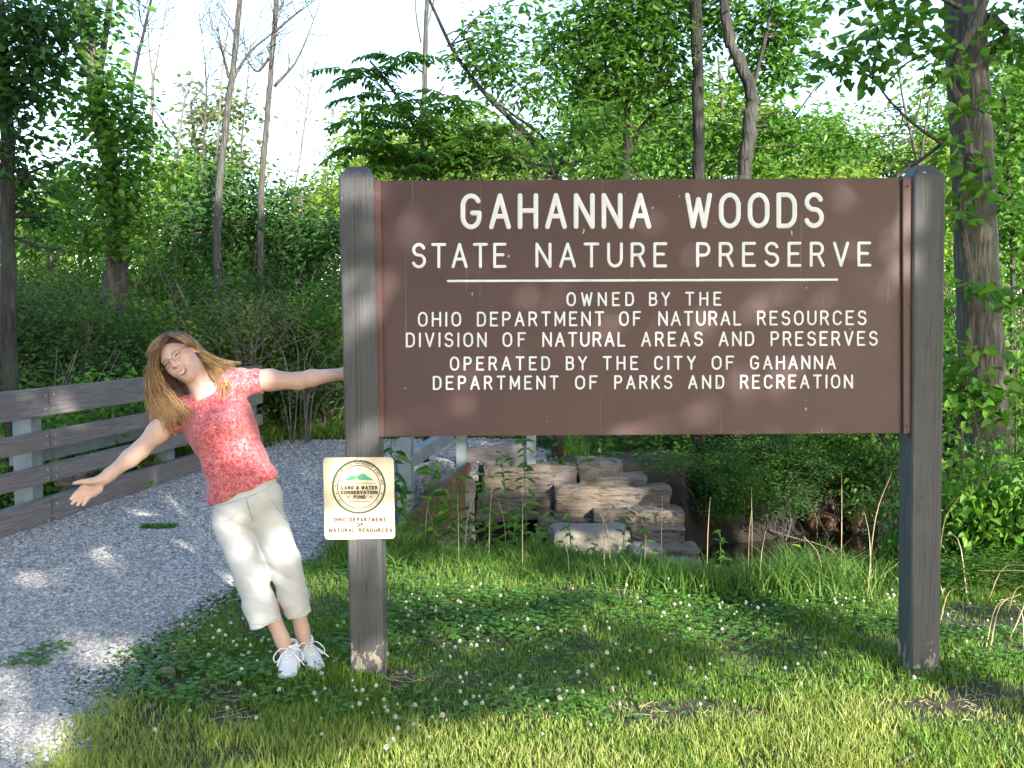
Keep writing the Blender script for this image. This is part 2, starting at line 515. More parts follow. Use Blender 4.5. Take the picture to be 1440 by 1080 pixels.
px_ = np.arange(-5.2, 1.4, st); py_ = np.arange(1.2, 13.6, st)
X, Y = np.meshgrid(px_, py_, indexing='ij')
inside = path_edge(X, Y) > 0
Z = ground_z(X, Y) + .005 + .012 * sstep(0, .25, path_edge(X, Y))
ni, nj = X.shape
i, j = np.meshgrid(np.arange(ni - 1), np.arange(nj - 1), indexing='ij')
ok = inside[:-1, :-1] | inside[1:, :-1] | inside[:-1, 1:] | inside[1:, 1:]
F = np.stack([i * nj + j, (i + 1) * nj + j, (i + 1) * nj + j + 1, i * nj + j + 1], -1)[ok]
used, inv = np.unique(F, return_inverse=True)
mb = MB(); mb.add(np.stack([X, Y, Z], -1).reshape(-1, 3)[used], inv.reshape(-1, 4))
tag(mb.build('gravel_path', M['gravel'], smooth=True), kind='structure')

def path_z(x, y): return ground_z(x, y) + .005 + .012 * sstep(0, .25, path_edge(x, y))

# loose stones lying on the path
def pebbles(name, n, ylo, yhi, smin, smax, edge=(-.25, 0), pw=2.0):
    u = RNG.random(n * 4)
    y = 1 / (1 / ylo + u * (1 / yhi - 1 / ylo))
    x = -.55 * y * (1 + 0 * y) + RNG.random(n * 4) * (np.clip(.12 * y, 0, 1.4) + .55 * y)
    e = path_edge(x, y)
    keep = (e > 0) | ((e > edge[0]) & (RNG.random(n * 4) < .32 * np.exp(e / .14)))
    x, y = x[keep][:n], y[keep][:n]; n = len(x)
    r = (smin + (smax - smin) * RNG.random(n) ** pw) * (.75 + .05 * y)
    base = np.array([[1, 0, 0], [0, 1, 0], [-1, 0, 0], [0, -1, 0], [0, 0, 1], [.0, 0, -1], [.62, .62, .45], [-.62, .62, .4], [-.62, -.62, .45], [.62, -.62, .4]], float)
    Fb = np.array([[0, 6, 4], [6, 1, 4], [1, 7, 4], [7, 2, 4], [2, 8, 4], [8, 3, 4], [3, 9, 4], [9, 0, 4],
                   [6, 0, 1], [7, 1, 2], [8, 2, 3], [9, 3, 0], [1, 0, 5], [2, 1, 5], [3, 2, 5], [0, 3, 5]])
    Vp = base[None] * (1 + .5 * (RNG.random((n, 10, 1)) - .5)) + (RNG.random((n, 10, 3)) - .5) * .3
    Vp *= r[:, None, None] * np.stack([.8 + .5 * RNG.random(n), .7 + .4 * RNG.random(n), .5 + .3 * RNG.random(n)], -1)[:, None, :]
    a = RNG.random(n) * 6.28
    c, s_ = np.cos(a)[:, None], np.sin(a)[:, None]
    Vp = np.stack([Vp[..., 0] * c - Vp[..., 1] * s_, Vp[..., 0] * s_ + Vp[..., 1] * c, Vp[..., 2]], -1)
    Vp += np.stack([x, y, path_z(x, y) + r * .25], -1)[:, None, :]
    m = MB(); m.add(Vp.reshape(-1, 3), (np.arange(n)[:, None, None] * 10 + Fb[None]).reshape(-1, 3))
    return tag(m.build(name, M['pebble']), kind='stuff')
tag(pebbles('gravel', 125000, 2.9, 13.2, .0052, .0135), label='loose grey crushed gravel covering the path', cat='gravel')

# creek water
mb = MB()
mb.add([[-2.0, 7.0, -.97], [11, 5.8, -.97], [11, 12.9, -.97], [-2.0, 12.9, -.97]], [[0, 1, 2, 3]])
tag(mb.build('water', M['water']), kind='structure')

# ================================================================== LAWN
def in_ell(x, y, lst):
    m = np.zeros(np.shape(x))
    for (cx, cy, rx, ry) in lst:
        m = np.maximum(m, 1 - ((x - cx) / rx) ** 2 - ((y - cy) / ry) ** 2)
    return m
def ell_px(px, py, rx):
    g = G(px, py)
    g1 = G(px, py - 12)
    return (g[0], g[1], rx, max(.07, (g1[1] - g[1]) * 1.3))
BARE = [ell_px(*a) for a in [(315, 985, .18), (250, 965, .16), (975, 1000, .30), (1055, 1010, .15), (880, 1003, .12), (1390, 985, .32), (1330, 1000, .2),
                             (1385, 895, .45), (1330, 885, .3), (1435, 930, .3), (1440, 870, .6), (565, 958, .10), (840, 830, .28), (880, 838, .2), (330, 1015, .12)]]
def lawn_density(x, y):
    e = path_edge(x, y)
    d = sstep(-.02, -.30, e)
    d = np.where(e > -.02, 0, d) + .16 * sstep(.02, -.1, e) * (e > -.45)
    tuft = (vnoise(x, y, 2.4, 41) > .45) & (e > -.02) & (e < .38)
    d = np.where(tuft, .55, d)
    b = in_ell(x, y, BARE) + vnoise(x, y, 7, 31) * .35
    d = d * (1 - .85 * sstep(.1, .5, b))
    yn = np.interp(x, [-2.5, -1, 0.3, 1.2, 2.2, 4, 9], [7.4, 7.2, 6.9, 6.4, 6.0, 5.6, 5.6])
    d = d * (1 - sstep(yn, yn + .5, y))
    return np.clip(d, 0, 1)

def blades(n, xr, yr, dens, hfun, wid, lean=.5, per=1):
    y = 1 / (1 / yr[0] + RNG.random(n) * (1 / yr[1] - 1 / yr[0]))
    x = xr[0] + (xr[1] - xr[0]) * RNG.random(n)
    k = (RNG.random(n) < dens(x, y)) & (np.abs(x) < .6 * y + .4)
    x, y = x[k], y[k]; n = len(x)
    h = hfun(x, y) * (.55 + .75 * RNG.random(n))
    a = RNG.random(n) * 6.283; ln = lean * (.25 + RNG.random(n))
    dx, dy = np.cos(a), np.sin(a)
    b = RNG.random(n) * 6.283
    sx, sy = np.cos(b), np.sin(b)
    w = wid * (.6 + .8 * RNG.random(n))
    z = ground_z(x, y) - .006
    def pt(t, ww, sg):
        hh = h * (t - .18 * ln * t * t); o = h * ln * t * t
        return np.stack([x + dx * o + sg * sx * ww, y + dy * o + sg * sy * ww, z + hh], -1)
    Vb = np.stack([pt(0, w * .5, -1), pt(0, w * .5, 1), pt(.55, w * .42, 1), pt(.55, w * .42, -1), pt(1, 0, 0)], 1).reshape(-1, 3)
    kk = np.arange(n)[:, None] * 5
    return Vb, kk + np.array([[0, 1, 2, 3]]), kk + np.array([[3, 2, 4]])
def grass_obj(name, mat, label, *args, **kw):
    Vb, Fq, Ft = blades(*args, **kw)
    m = MB(); m.add(Vb, Fq); m.F.setdefault((3, 0), []).append(Ft)
    return tag(m.build(name, M[mat]), label=label, cat='grass', kind='stuff')
dryness = lambda x, y: sstep(4.15, 3.6, y + .25 * vnoise(x, y, 1.2, 51) - .04 * x)
grass_obj('grass', 'grass', 'short green lawn grass around the sign posts', 400000, (-3.2, 5.2), (3.0, 7.6),
          lambda x, y: lawn_density(x, y) * (1 - .6 * dryness(x, y)) * (.62 + .36 * (vnoise(x, y, 1.5, 61) > .1)),
          lambda x, y: .040 + .024 * vnoise(x, y, 2.2, 62) + .014 * vnoise(x, y, 6.5, 67) + .015 * sstep(5.2, 6.4, y), .0048)
grass_obj('grass', 'grass_dry', 'pale yellow green sunlit grass along the front of the lawn', 170000, (-2.6, 4.0), (2.6, 4.3),
          lambda x, y: lawn_density(x, y) * dryness(x, y) * np.clip(.72 + .55 * vnoise(x, y, 3.2, 64) + .3 * vnoise(x, y, 8, 65), .08, 1),
          lambda x, y: np.maximum(.016, .043 + .022 * vnoise(x, y, 2.5, 63) + .014 * vnoise(x, y, 7, 66)), .0043)
def bank_density(x, y):
    yn = np.interp(x, [-2.5, -1, 0.3, 1.2, 2.2, 4, 9], [6.9, 6.75, 6.35, 5.95, 5.65, 5.5, 5.6])
    d = sstep(yn - .75, yn - .1, y) * (1 - sstep(yn + .7, yn + 1.4, y)) * (lat(x, y) > -1.9) * (x < 2.6)
    return d * (.35 + .65 * (vnoise(x, y, 1.8, 71) > -.2)) * (1 - .75 * sstep(1.5, 2.3, x))
grass_obj('tall_grass', 'grass_tall', 'long unmown grass along the top of the creek bank', 75000, (-2.0, 3.0), (5.2, 8.4), bank_density,
          lambda x, y: .15 + .12 * vnoise(x, y, 1.9, 72) + .05 * vnoise(x, y, 5, 74), .0068, lean=.9)
grass_obj('far_grass', 'grass', 'sunlit long grass beyond the far end of the gravel path', 42000, (-6.5, 5.0), (10.8, 17),
          lambda x, y: sstep(0, -.25, path_edge(x, y)) * ((lat(x, y) > -4.2) | (y > 12)) * (ground_z(x, y) > -.3) * (x < .9) * ((y > 11.5) | (x < -.8)) * .9, lambda x, y: .22 + .08 * vnoise(x, y, 1, 73), .013, lean=.6)

# dry straw stalks leaning out of the long grass
mb = MB()
for q in range(30):
    x = RNG.uniform(-1.1, 2.4); yn = np.interp(x, [-1, .3, 1.2, 2.2], [6.7, 6.3, 5.9, 5.6])
    y = yn + RNG.uniform(-.45, .5)
    z = float(ground_z(x, y)); h = RNG.uniform(.25, .75); a = RNG.uniform(0, 6.28); ln = RNG.uniform(.1, .9) * RNG.random()
    pts = smooth_path([[x, y, z], [x + .3 * ln * h * math.cos(a), y + .3 * ln * h * math.sin(a), z + .6 * h], [x + ln * h * math.cos(a), y + ln * h * math.sin(a), z + h * (1 - .35 * ln)]], 4)
    mb.tube(pts, np.linspace(.0032, .0014, len(pts)), 3, cap=False)
for q in range(16):
    x = RNG.uniform(2.1, 3.4); y = RNG.uniform(4.3, 5.4)
    z = float(ground_z(x, y)); h = RNG.uniform(.2, .55); a = RNG.uniform(0, 6.28); ln = RNG.uniform(.2, 1.2)
    pts = smooth_path([[x, y, z], [x + .3 * ln * h * math.cos(a), y + .3 * ln * h * math.sin(a), z + .6 * h], [x + ln * h * math.cos(a), y + ln * h * math.sin(a), z + h * max(.1, 1 - .5 * ln)]], 4)
    mb.tube(pts, np.linspace(.0032, .0014, len(pts)), 3, cap=False)
for q in range(240):                                        # flattened litter on the bare patches
    bx, by, rx, ry = BARE[RNG.integers(len(BARE))]
    x = bx + RNG.normal() * rx * .6; y = by + RNG.normal() * ry * .6; a = RNG.uniform(0, 6.28); L = RNG.uniform(.02, .10)
    z = float(ground_z(x, y)) + .006
    mb.tube([[x, y, z], [x + .5 * L * math.cos(a), y + .5 * L * math.sin(a), z + .008], [x + L * math.cos(a + .3), y + L * math.sin(a + .3), z]], .0016, 3, cap=False)
tag(mb.build('dry_grass', M['straw']), label='dry straw stalks leaning out of the bank grass', cat='grass', kind='stuff')

# clover leaves
def clover_density(x, y):
    return lawn_density(x, y) * sstep(.95, .2, dryness(x, y) * 1.2) * np.clip(.35 + .9 * vnoise(x, y, 1.1, 81) + .45 * vnoise(x, y, 3, 82), .06, 1) * (y < 6.3)
n = 150000
y = 1 / (1 / 3.0 + RNG.random(n) * (1 / 6.4 - 1 / 3.0)); x = RNG.uniform(-3, 4.6, n)
k_ = (RNG.random(n) < clover_density(x, y) * .55) & (np.abs(x) < .58 * y + .2)
x, y = x[k_], y[k_]; n = len(x)
C = np.stack([x, y, ground_z(x, y) + .018 + .035 * RNG.random(n)], -1)
a0 = RNG.random(n) * 6.28
tl = RNG.normal(0, .22, (n, 2))
mb = MB()
for q in range(3):
    a = a0 + q * 2.094
    D = np.stack([np.cos(a), np.sin(a), .12 + tl[:, 0]], -1)
    Nn = np.stack([tl[:, 0], tl[:, 1], np.ones(n)], -1)
    sz = .011 + .007 * RNG.random(n)
    mb.leaves(C, D, Nn, sz * 1.15, sz * 1.25, fold=.15, droop=.1)
tag(mb.build('clover_leaves', M['clover']), label='carpet of small green clover leaves in the lawn', cat='clover', kind='stuff')

# clover blooms, each one a thing
def bloom_mesh():
    m = MB()
    m.tube([[0, 0, 0], [.004, 0, .04], [0, .002, .075]], .0013, 4, 1)
    n_ = 46
    for q in range(n_):
        ph = math.acos(1 - 1.75 * (q + .5) / n_); th = q * 2.39996
        d = np.array([math.sin(ph) * math.cos(th), math.sin(ph) * math.sin(th), math.cos(ph)])
        c0 = np.array([0, .002, .078])
        up = np.array([0, 0, 1.0]) if abs(d[2]) < .9 else np.array([1.0, 0, 0])
        m.leaves([c0 + d * .0015], (d + [0, 0, .35])[None], np.cross(d, np.cross(up, d))[None] + 0.01, .0085, .0042, fold=.5, droop=-.2)
    return m
blm = bloom_mesh().build('clover_flower', [M['bloom'], M['clover']])
BL_GROUP = 'white clover flowers in the lawn'
tag(blm, 'small round white clover flower on a thin stem in the lawn', 'flower', BL_GROUP)
spots = []
def bloom_px(px, py): spots.append(G(px, py)[:2])
for (cx, cy, sx, sy, nn) in [(1080, 868, 120, 16, 52), (1230, 870, 30, 10, 8), (620, 890, 70, 24, 34), (600, 930, 60, 20, 14), (360, 920, 60, 22, 26), (300, 905, 40, 20, 10), (540, 1035, 55, 22, 22),
                             (850, 905, 130, 26, 28), (690, 985, 90, 18, 20), (830, 990, 60, 20, 8), (1000, 950, 150, 30, 18), (1380, 930, 40, 30, 12), (460, 985, 60, 14, 14), (690, 850, 100, 10, 10), (720, 1010, 60, 20, 8), (300, 1040, 50, 10, 5)]:
    for q in range(nn):
        bloom_px(RNG.normal(cx, sx), RNG.normal(cy, sy))
first = True
for (x, y) in spots:
    if path_edge(x, y) > -.05 or y < 3.25 or y > 6.3: continue
    o = blm if first else blm.copy()
    if not first: COL.objects.link(o)
    first = False
    s_ = RNG.uniform(.6, 1.15)
    o.location = (x, y, float(ground_z(x, y)) - .012 + RNG.uniform(0, .012)); o.scale = (s_, s_, s_)
    o.rotation_euler = (RNG.normal(0, .18), RNG.normal(0, .18), RNG.uniform(0, 6.28))

# ================================================================== LETTERING (routed single-line alphabet)
def arc(cx, cy, rx, ry, a0, a1, n=14):
    t = np.radians(np.linspace(a0, a1, n))
    return [(cx + rx * math.cos(a), cy + ry * math.sin(a)) for a in t]
def glyphs():
    g = {}
    g['A'] = (.78, [[(0, 0), (.39, 1)], [(.39, 1), (.78, 0)], [(.14, .34), (.64, .34)]])
    g['B'] = (.66, [[(0, 0), (0, 1)], [(0, 1), (.36, 1)] + arc(.38, .77, .24, .23, 90, -90) + [(0, .54)], [(.36, .54)] + arc(.38, .27, .28, .27, 90, -90) + [(0, 0)]])
    g['C'] = (.74, [arc(.38, .68, .36, .32, 25, 180) + arc(.38, .32, .36, .32, 180, 335)])
    g['D'] = (.70, [[(0, 0), (0, 1)], [(0, 1), (.34, 1)] + arc(.34, .64, .36, .36, 90, 0) + arc(.34, .36, .36, .36, 0, -90) + [(0, 0)]])
    g['E'] = (.62, [[(0, 0), (0, 1)], [(0, 1), (.62, 1)], [(0, .53), (.5, .53)], [(0, 0), (.62, 0)]])
    g['F'] = (.60, [[(0, 0), (0, 1)], [(0, 1), (.6, 1)], [(0, .53), (.48, .53)]])
    g['G'] = (.78, [arc(.38, .68, .37, .32, 28, 180) + arc(.38, .32, .37, .32, 180, 360) + [(.75, .45)], [(.75, .45), (.44, .45)]])
    g['H'] = (.72, [[(0, 0), (0, 1)], [(.72, 0), (.72, 1)], [(0, .52), (.72, .52)]])
    g['I'] = (.0, [[(0, 0), (0, 1)]])
    g['J'] = (.5, [[(.5, 1), (.5, .26)] + arc(.25, .26, .25, .26, 0, -180)])
    g['K'] = (.68, [[(0, 0), (0, 1)], [(.66, 1), (0, .38)], [(.24, .6), (.68, 0)]])
    g['L'] = (.58, [[(0, 0), (0, 1)], [(0, 0), (.58, 0)]])
    g['M'] = (.84, [[(0, 0), (0, 1)], [(0, 1), (.42, .2)], [(.42, .2), (.84, 1)], [(.84, 1), (.84, 0)]])
    g['N'] = (.74, [[(0, 0), (0, 1)], [(0, 1), (.74, 0)], [(.74, 0), (.74, 1)]])
    g['O'] = (.76, [arc(.38, .64, .38, .36, 0, 180) + arc(.38, .36, .38, .36, 180, 360) + [(.76, .64)]])
    g['P'] = (.64, [[(0, 0), (0, 1)], [(0, 1), (.36, 1)] + arc(.37, .74, .27, .26, 90, -90) + [(0, .48)]])
    g['R'] = (.68, [[(0, 0), (0, 1)], [(0, 1), (.36, 1)] + arc(.37, .75, .27, .25, 90, -90) + [(0, .5)], [(.38, .5), (.68, 0)]])
    g['S'] = (.68, [arc(.34, .76, .31, .24, 20, 180)[:-1] + arc(.34, .76, .31, .235, 180, 262) + arc(.34, .265, .34, .265, 80, 0)[1:] + arc(.34, .265, .34, .265, 0, -160)])
    g['T'] = (.72, [[(.36, 0), (.36, 1)], [(0, 1), (.72, 1)]])
    g['U'] = (.72, [[(0, 1), (0, .34)] + arc(.36, .34, .36, .34, 180, 360) + [(.72, 1)]])
    g['V'] = (.74, [[(0, 1), (.37, 0)], [(.37, 0), (.74, 1)]])
    g['W'] = (.98, [[(0, 1), (.24, 0)], [(.24, 0), (.49, .86)], [(.49, .86), (.74, 0)], [(.74, 0), (.98, 1)]])
    g['Y'] = (.72, [[(0, 1), (.36, .5)], [(.72, 1), (.36, .5)], [(.36, .5), (.36, 0)]])
    g['&'] = (.72, [[(.72, 0), (.2, .66)] + arc(.34, .78, .19, .2, 205, -20) + [(.1, .42)] + arc(.29, .22, .27, .22, 145, 300) + [(.7, .42)]])
    g['1'] = (.2, [[(0, .8), (.2, 1)], [(.2, 1), (.2, 0)]])
    g['9'] = (.6, [arc(.3, .7, .3, .3, 0, 360), [(.6, .7), (.58, .4)] + arc(.3, .3, .28, .3, -10, -150)])
    g['6'] = (.6, [arc(.3, .3, .3, .3, 0, 360), [(0, .3), (.02, .6)] + arc(.3, .7, .28, .3, 170, 30)])
    g['5'] = (.6, [[(.55, 1), (.06, 1)], [(.06, 1), (.02, .56)], [(.02, .56)] + arc(.29, .32, .31, .32, 125, -150)])
    return g
GL = glyphs()
def resample(p, n_min=2, step=.06):
    p = np.array(p, float); d = np.r_[0, np.cumsum(np.linalg.norm(np.diff(p, axis=0), axis=1))]
    keep = np.r_[True, np.diff(d) > 1e-6]; p, d = p[keep], d[keep]
    n = max(n_min, int(d[-1] / step) + 1)
    t = np.linspace(0, d[-1], n)
    return np.stack([np.interp(t, d, p[:, 0]), np.interp(t, d, p[:, 1])], 1)
def stroke(m, pts, to3, nrm, w, h):
    """round-ended raised stroke: pts 2-d, to3 maps rows to 3-d, nrm = outward normal"""
    Q = to3(pts); nrm = np.asarray(nrm, float)
    T = np.gradient(Q, axis=0); T /= np.linalg.norm(T, axis=1)[:, None] + 1e-12
    aa = np.radians([0, 30, 60, 80])
    pre = [Q[0] - T[0] * w * math.sin(a) for a in aa[::-1]]; post = [Q[-1] + T[-1] * w * math.sin(a) for a in aa]
    sc = [math.cos(a) for a in aa[::-1]] + [1.0] * (len(Q) - 2) + [math.cos(a) for a in aa]
    R = np.vstack([pre, Q[1:-1], post]) if len(Q) > 2 else np.vstack([pre, post])
    TT = np.vstack([np.repeat(T[:1], 4, 0), T[1:-1], np.repeat(T[-1:], 4, 0)]) if len(Q) > 2 else np.vstack([np.repeat(T[:1], 4, 0), np.repeat(T[-1:], 4, 0)])
    sc = np.array(sc); S = np.cross(TT, nrm)
    th = np.linspace(0, np.pi, 7)
    prof = np.stack([np.cos(th), np.sin(th) ** .6], 1)
    Vv = R[:, None, :] + (w * sc)[:, None, None] * prof[None, :, :1] * S[:, None, :] + (h * sc)[:, None, None] * prof[None, :, 1:] * nrm
    n, k = len(R), 7
    i, j = np.meshgrid(np.arange(n - 1), np.arange(k - 1), indexing='ij')
    Fq = np.stack([i * k + j, (i + 1) * k + j, (i + 1) * k + j + 1, i * k + j + 1], -1).reshape(-1, 4)
    m.add(Vv.reshape(-1, 3), Fq)
def word_strokes(word, x0, x1, ytop, ybot, w):
    """strokes in picture pixels for one word filling its box"""
    H = (ybot - ytop) - w
    ws = [GL[c][0] for c in word]; gap = .0
    tot = sum(ws)
    k = .80                                        # letters narrower than tall
    free = (x1 - x0 - w) - k * H * tot
    gap = free / max(1, len(word) - 1)
    if gap < .37 * H:
        gap = .37 * H if len(word) > 1 else 0
        k = ((x1 - x0 - w) - gap * (len(word) - 1)) / (H * tot) if tot else k
    elif gap > .6 * H:
        gap = .5 * H
        k = ((x1 - x0 - w) - gap * (len(word) - 1)) / (H * tot)
    out, cx = [], x0 + w / 2
    for c in word:
        for s_ in GL[c][1]:
            p = resample(s_)
            out.append(np.stack([cx + p[:, 0] * k * H, ybot - w / 2 - p[:, 1] * H], 1))
        cx += GL[c][0] * k * H + gap
    return out

# ================================================================== THE SIGN
YP, YB = 4.20, 4.235                                # front of the posts, front of the board
lb = G(517, 958); rb = G(1300, 938, .03)
sign = thing('entrance_sign', (float(P(905, 600, YP)[0]), YP, 0.0), 'wide brown wooden nature preserve sign with white routed lettering between two grey posts', 'sign')
def post_mesh(bl, br, tl, tr, top, dep, ysh):
    """four-sided post from front-face pixel corners; top = chamfered cap pixels"""
    m = MB()
    rows = []
    for (l_, r_, ins) in [(bl, br, 0), (tl, tr, 0), (top[0], top[1], .024)]:
        a, b = P(*l_, YP), P(*r_, YP)
        rows.append((a, b, ins))
    a0, b0, _ = rows[0]; a1, b1, _ = rows[1]
    for t in (-.10,):
        rows.insert(0, (a0 + (a0 - a1) * .06, b0 + (b0 - b1) * .06, 0))
    V = []
    c = .007
    for (a, b, ins) in rows:
        y0, y1 = YP + ins, YP + dep - ins
        x0, x1, z0, z1 = a[0], b[0], a[2], b[2]
        zz = (z0 + z1) / 2
        V += [[x0 + c, y0, zz], [x1 - c, y0, zz], [x1, y0 + c, zz], [x1, y1 - c, zz], [x1 - c, y1, zz], [x0 + c, y1, zz], [x0, y1 - c, zz], [x0, y0 + c, zz]]
    nr = len(rows)
    Fq = [[i * 8 + j, i * 8 + (j + 1) % 8, (i + 1) * 8 + (j + 1) % 8, (i + 1) * 8 + j] for i in range(nr - 1) for j in range(8)]
    m.add(V, Fq)
    m.F.setdefault((8, 0), []).append(np.array([[(nr - 1) * 8 + j for j in range(8)]]))
    return m
o = post_mesh((493, 958), (540, 958), (476, 249), (525, 249), ((487, 233), (515, 233)), .148, 0).build('post', M['post'], sign)
tag(o, label='left grey post with pale flaked paint at its foot')
o = post_mesh((1281, 940), (1322, 938), (1285, 246), (1330, 246), ((1295, 231), (1315, 231)), .148, 0).build('post', M['post'], sign)
tag(o, label='right grey post with a long crack down its face')
def slab(px, y0, y1, bev=.003):
    """prism in the sign plane from picture corners"""
    f = np.array([P(a, b, y0) for a, b in px])
    bm = bmesh.new()
    vs = [bm.verts.new(p) for p in f]
    fc = bm.faces.new(vs)
    r = bmesh.ops.extrude_face_region(bm, geom=[fc])
    bmesh.ops.translate(bm, vec=(0, y1 - y0, 0), verts=[v for v in r['geom'] if isinstance(v, bmesh.types.BMVert)])
    if bev: bmesh.ops.bevel(bm, geom=list(bm.edges), offset=bev, segments=2, affect='EDGES')
    bmesh.ops.recalc_face_normals(bm, faces=bm.faces)
    return bm
m = MB(); m.bm(slab([(528, 614), (1282, 609), (1273, 250), (527, 254)], YB, YB + .04)); m.build('board', M['board'], sign)
m = MB(); m.bm(slab([(529.0, 614.8), (540.5, 614.5), (535.5, 253.0), (526.2, 253.4)], YB - .018, YB - .003, .002)); m.build('trim_strip', M['trim'], sign)
m = MB(); m.bm(slab([(1270.5, 609.8), (1282.5, 609.5), (1284.0, 249.8), (1269.5, 250.4)], YB - .018, YB - .003, .002)); m.build('trim_strip', M['trim'], sign)
for (a, b) in [(529.5, 267), (531, 436), (533, 603), (1276, 262), (1278, 430), (1276, 600)]:
    m = MB(); c = P(a, b, YB - .018); m.tube([c + [0, .004, 0], c + [0, -.003, 0]], .006, 8); m.build('nail', M['nail'], sign)
LINES = [
    (270, 323, 9.2, [('GAHANNA', 646, 917), ('WOODS', 962, 1160)]),
    (340, 377, 5.8, [('STATE', 578, 713), ('NATURE', 752, 939), ('PRESERVE', 978, 1226)]),
    (410, 431, 3.8, [('OWNED', 796, 892), ('BY', 912, 943), ('THE', 963, 1015)]),
    (437, 459, 3.8, [('OHIO', 587, 649), ('DEPARTMENT', 670, 850), ('OF', 870, 902), ('NATURAL', 925, 1043), ('RESOURCES', 1064, 1219)]),
    (466, 488, 3.8, [('DIVISION', 570, 685), ('OF', 706, 740), ('NATURAL', 762, 880), ('AREAS', 901, 989), ('AND', 1010, 1061), ('PRESERVES', 1083, 1235)]),
    (500, 521, 3.8, [('OPERATED', 632, 774), ('BY', 795, 826), ('THE', 847, 898), ('CITY', 919, 979), ('OF', 1000, 1033), ('GAHANNA', 1054, 1176)]),
    (527, 548, 3.8, [('DEPARTMENT', 608, 786), ('OF', 808, 841), ('PARKS', 863, 946), ('AND', 967, 1019), ('RECREATION', 1040, 1200)])]
for (yt, yb, w, words) in LINES:
    for (wd, x0, x1) in words:
        m = MB()
        for s_ in word_strokes(wd, x0, x1, yt, yb, w):
            stroke(m, s_, lambda q: np.array([P(a, b - (a - 900) * .0035, YB) for a, b in q]), (0, -1, 0), w * .36 * YB / FPX, .0020)
        m.build('lettering', M['white_paint'], sign, smooth=True)
m = MB(); stroke(m, np.array([(630, 395.2), (900, 394.3), (1177, 393.4)]), lambda q: np.array([P(a, b, YB) for a, b in q]), (0, -1, 0), .0050, .0020)
m.build('rule_line', M['white_paint'], sign, smooth=True)

# ------------------------------------------------------------------ small plaque on the left post
YQ = 4.186
pl = thing('fund_plaque', P(505, 701, YQ), 'small cream square plaque with round conservation emblem bolted to the left sign post', 'plaque')
crn = [(456.5, 759), (555.5, 757.5), (553.5, 643), (454, 643.5)]
pts = []
for q in range(4):
    c = np.array(crn[q]); a = np.array(crn[q - 1]); b = np.array(crn[(q + 1) % 4])
    ua, ub = (a - c) / np.linalg.norm(a - c), (b - c) / np.linalg.norm(b - c)
    for t in np.linspace(0, 1, 5):
        p0, p2 = c + ua * 6, c + ub * 6
        pts.append((1 - t) ** 2 * p0 + 2 * t * (1 - t) * c + t * t * p2)
m = MB(); m.bm(slab(pts, YQ, YQ + .004, .001)); m.build('plate', M['cream'], pl)
m = MB(); m.bm(slab([(480, 745), (535, 745), (535, 655), (480, 655)], YQ + .0045, YP + .001, 0)); m.build('mounting_block', M['post'], pl)
for (a, b) in [(503.5, 645.5), (507, 755)]:
    m = MB(); c = P(a, b, YQ); m.tube([c + [0, .002, 0], c + [0, -.003, 0], c + [0, -.005, 0]], [.0075, .0075, .005], 12); m.build('bolt', M['bolt'], pl, smooth=False)
to_pl = lambda q: np.array([P(a, b, YQ) for a, b in q])
cx, cy = 504.6, 684.6
def ring(r, w, name, mt):
    m = MB(); t = np.linspace(0, 2 * np.pi, 73)
    for lo in range(0, 72, 36):
        tt = t[lo:lo + 37]
        stroke(m, np.stack([cx + r * np.cos(tt), cy + r * np.sin(tt)], 1), to_pl, (0, -1, 0), w * .5 * YQ / FPX, .0008)
    m.build(name, mt, pl, smooth=True)
ring(36.6, 2.9, 'emblem_ring', M['ring']); ring(30.0, 1.3, 'emblem_ring', M['print'])
def flat(poly, name, mt, lift):
    m = MB(); f = np.array([P(a, b, YQ - lift) for a, b in poly]); m.add(f, [list(range(len(f)))]); return m.build(name, mt, pl)
z_ = lambda a, b: (455 + a / 14.4, 640 + b / 14.4)
flat([z_(400, 515), z_(620, 505), z_(660, 455), z_(720, 505), z_(1035, 512), z_(930, 450), z_(810, 370), z_(730, 385), z_(690, 420), z_(640, 430), z_(575, 405), z_(490, 455)][::-1], 'mountain_emblem', M['hill_green'], .0006)
m = MB()
def plaque_text(words, w):
    for (wd, x0, x1, yt, yb) in words:
        for s_ in word_strokes(wd, x0, x1, yt, yb, w): stroke(m, s_, to_pl, (0, -1, 0), w * .5 * YQ / FPX, .0006)
plaque_text([('LAND', 480, 497.5, 683, 688.5), ('&', 500.5, 504.6, 683, 688.5), ('WATER', 508, 531, 683, 688.5), ('CONSERVATION', 479, 531, 689.8, 695), ('FUND', 497, 514.5, 696.5, 701.5)], 1.55)
plaque_text([('OHIO', 469, 487.5, 727.5, 734), ('DEPARTMENT', 491, 543, 727.5, 734), ('OF', 501, 511.5, 735, 741.5), ('NATURAL', 462.5, 499.5, 742.5, 749), ('RESOURCES', 504, 552, 742.5, 749)], 1.9)
for (a, b, c, d, w) in [(482, 679.4, 528, 679.4, .8), (491, 705.5, 520, 705.5, .7)]:
    stroke(m, np.array([(a, b), (c, d)]), to_pl, (0, -1, 0), w * .5 * YQ / FPX, .0006)
m.build('lettering', M['print'], pl, smooth=True)
m = MB()
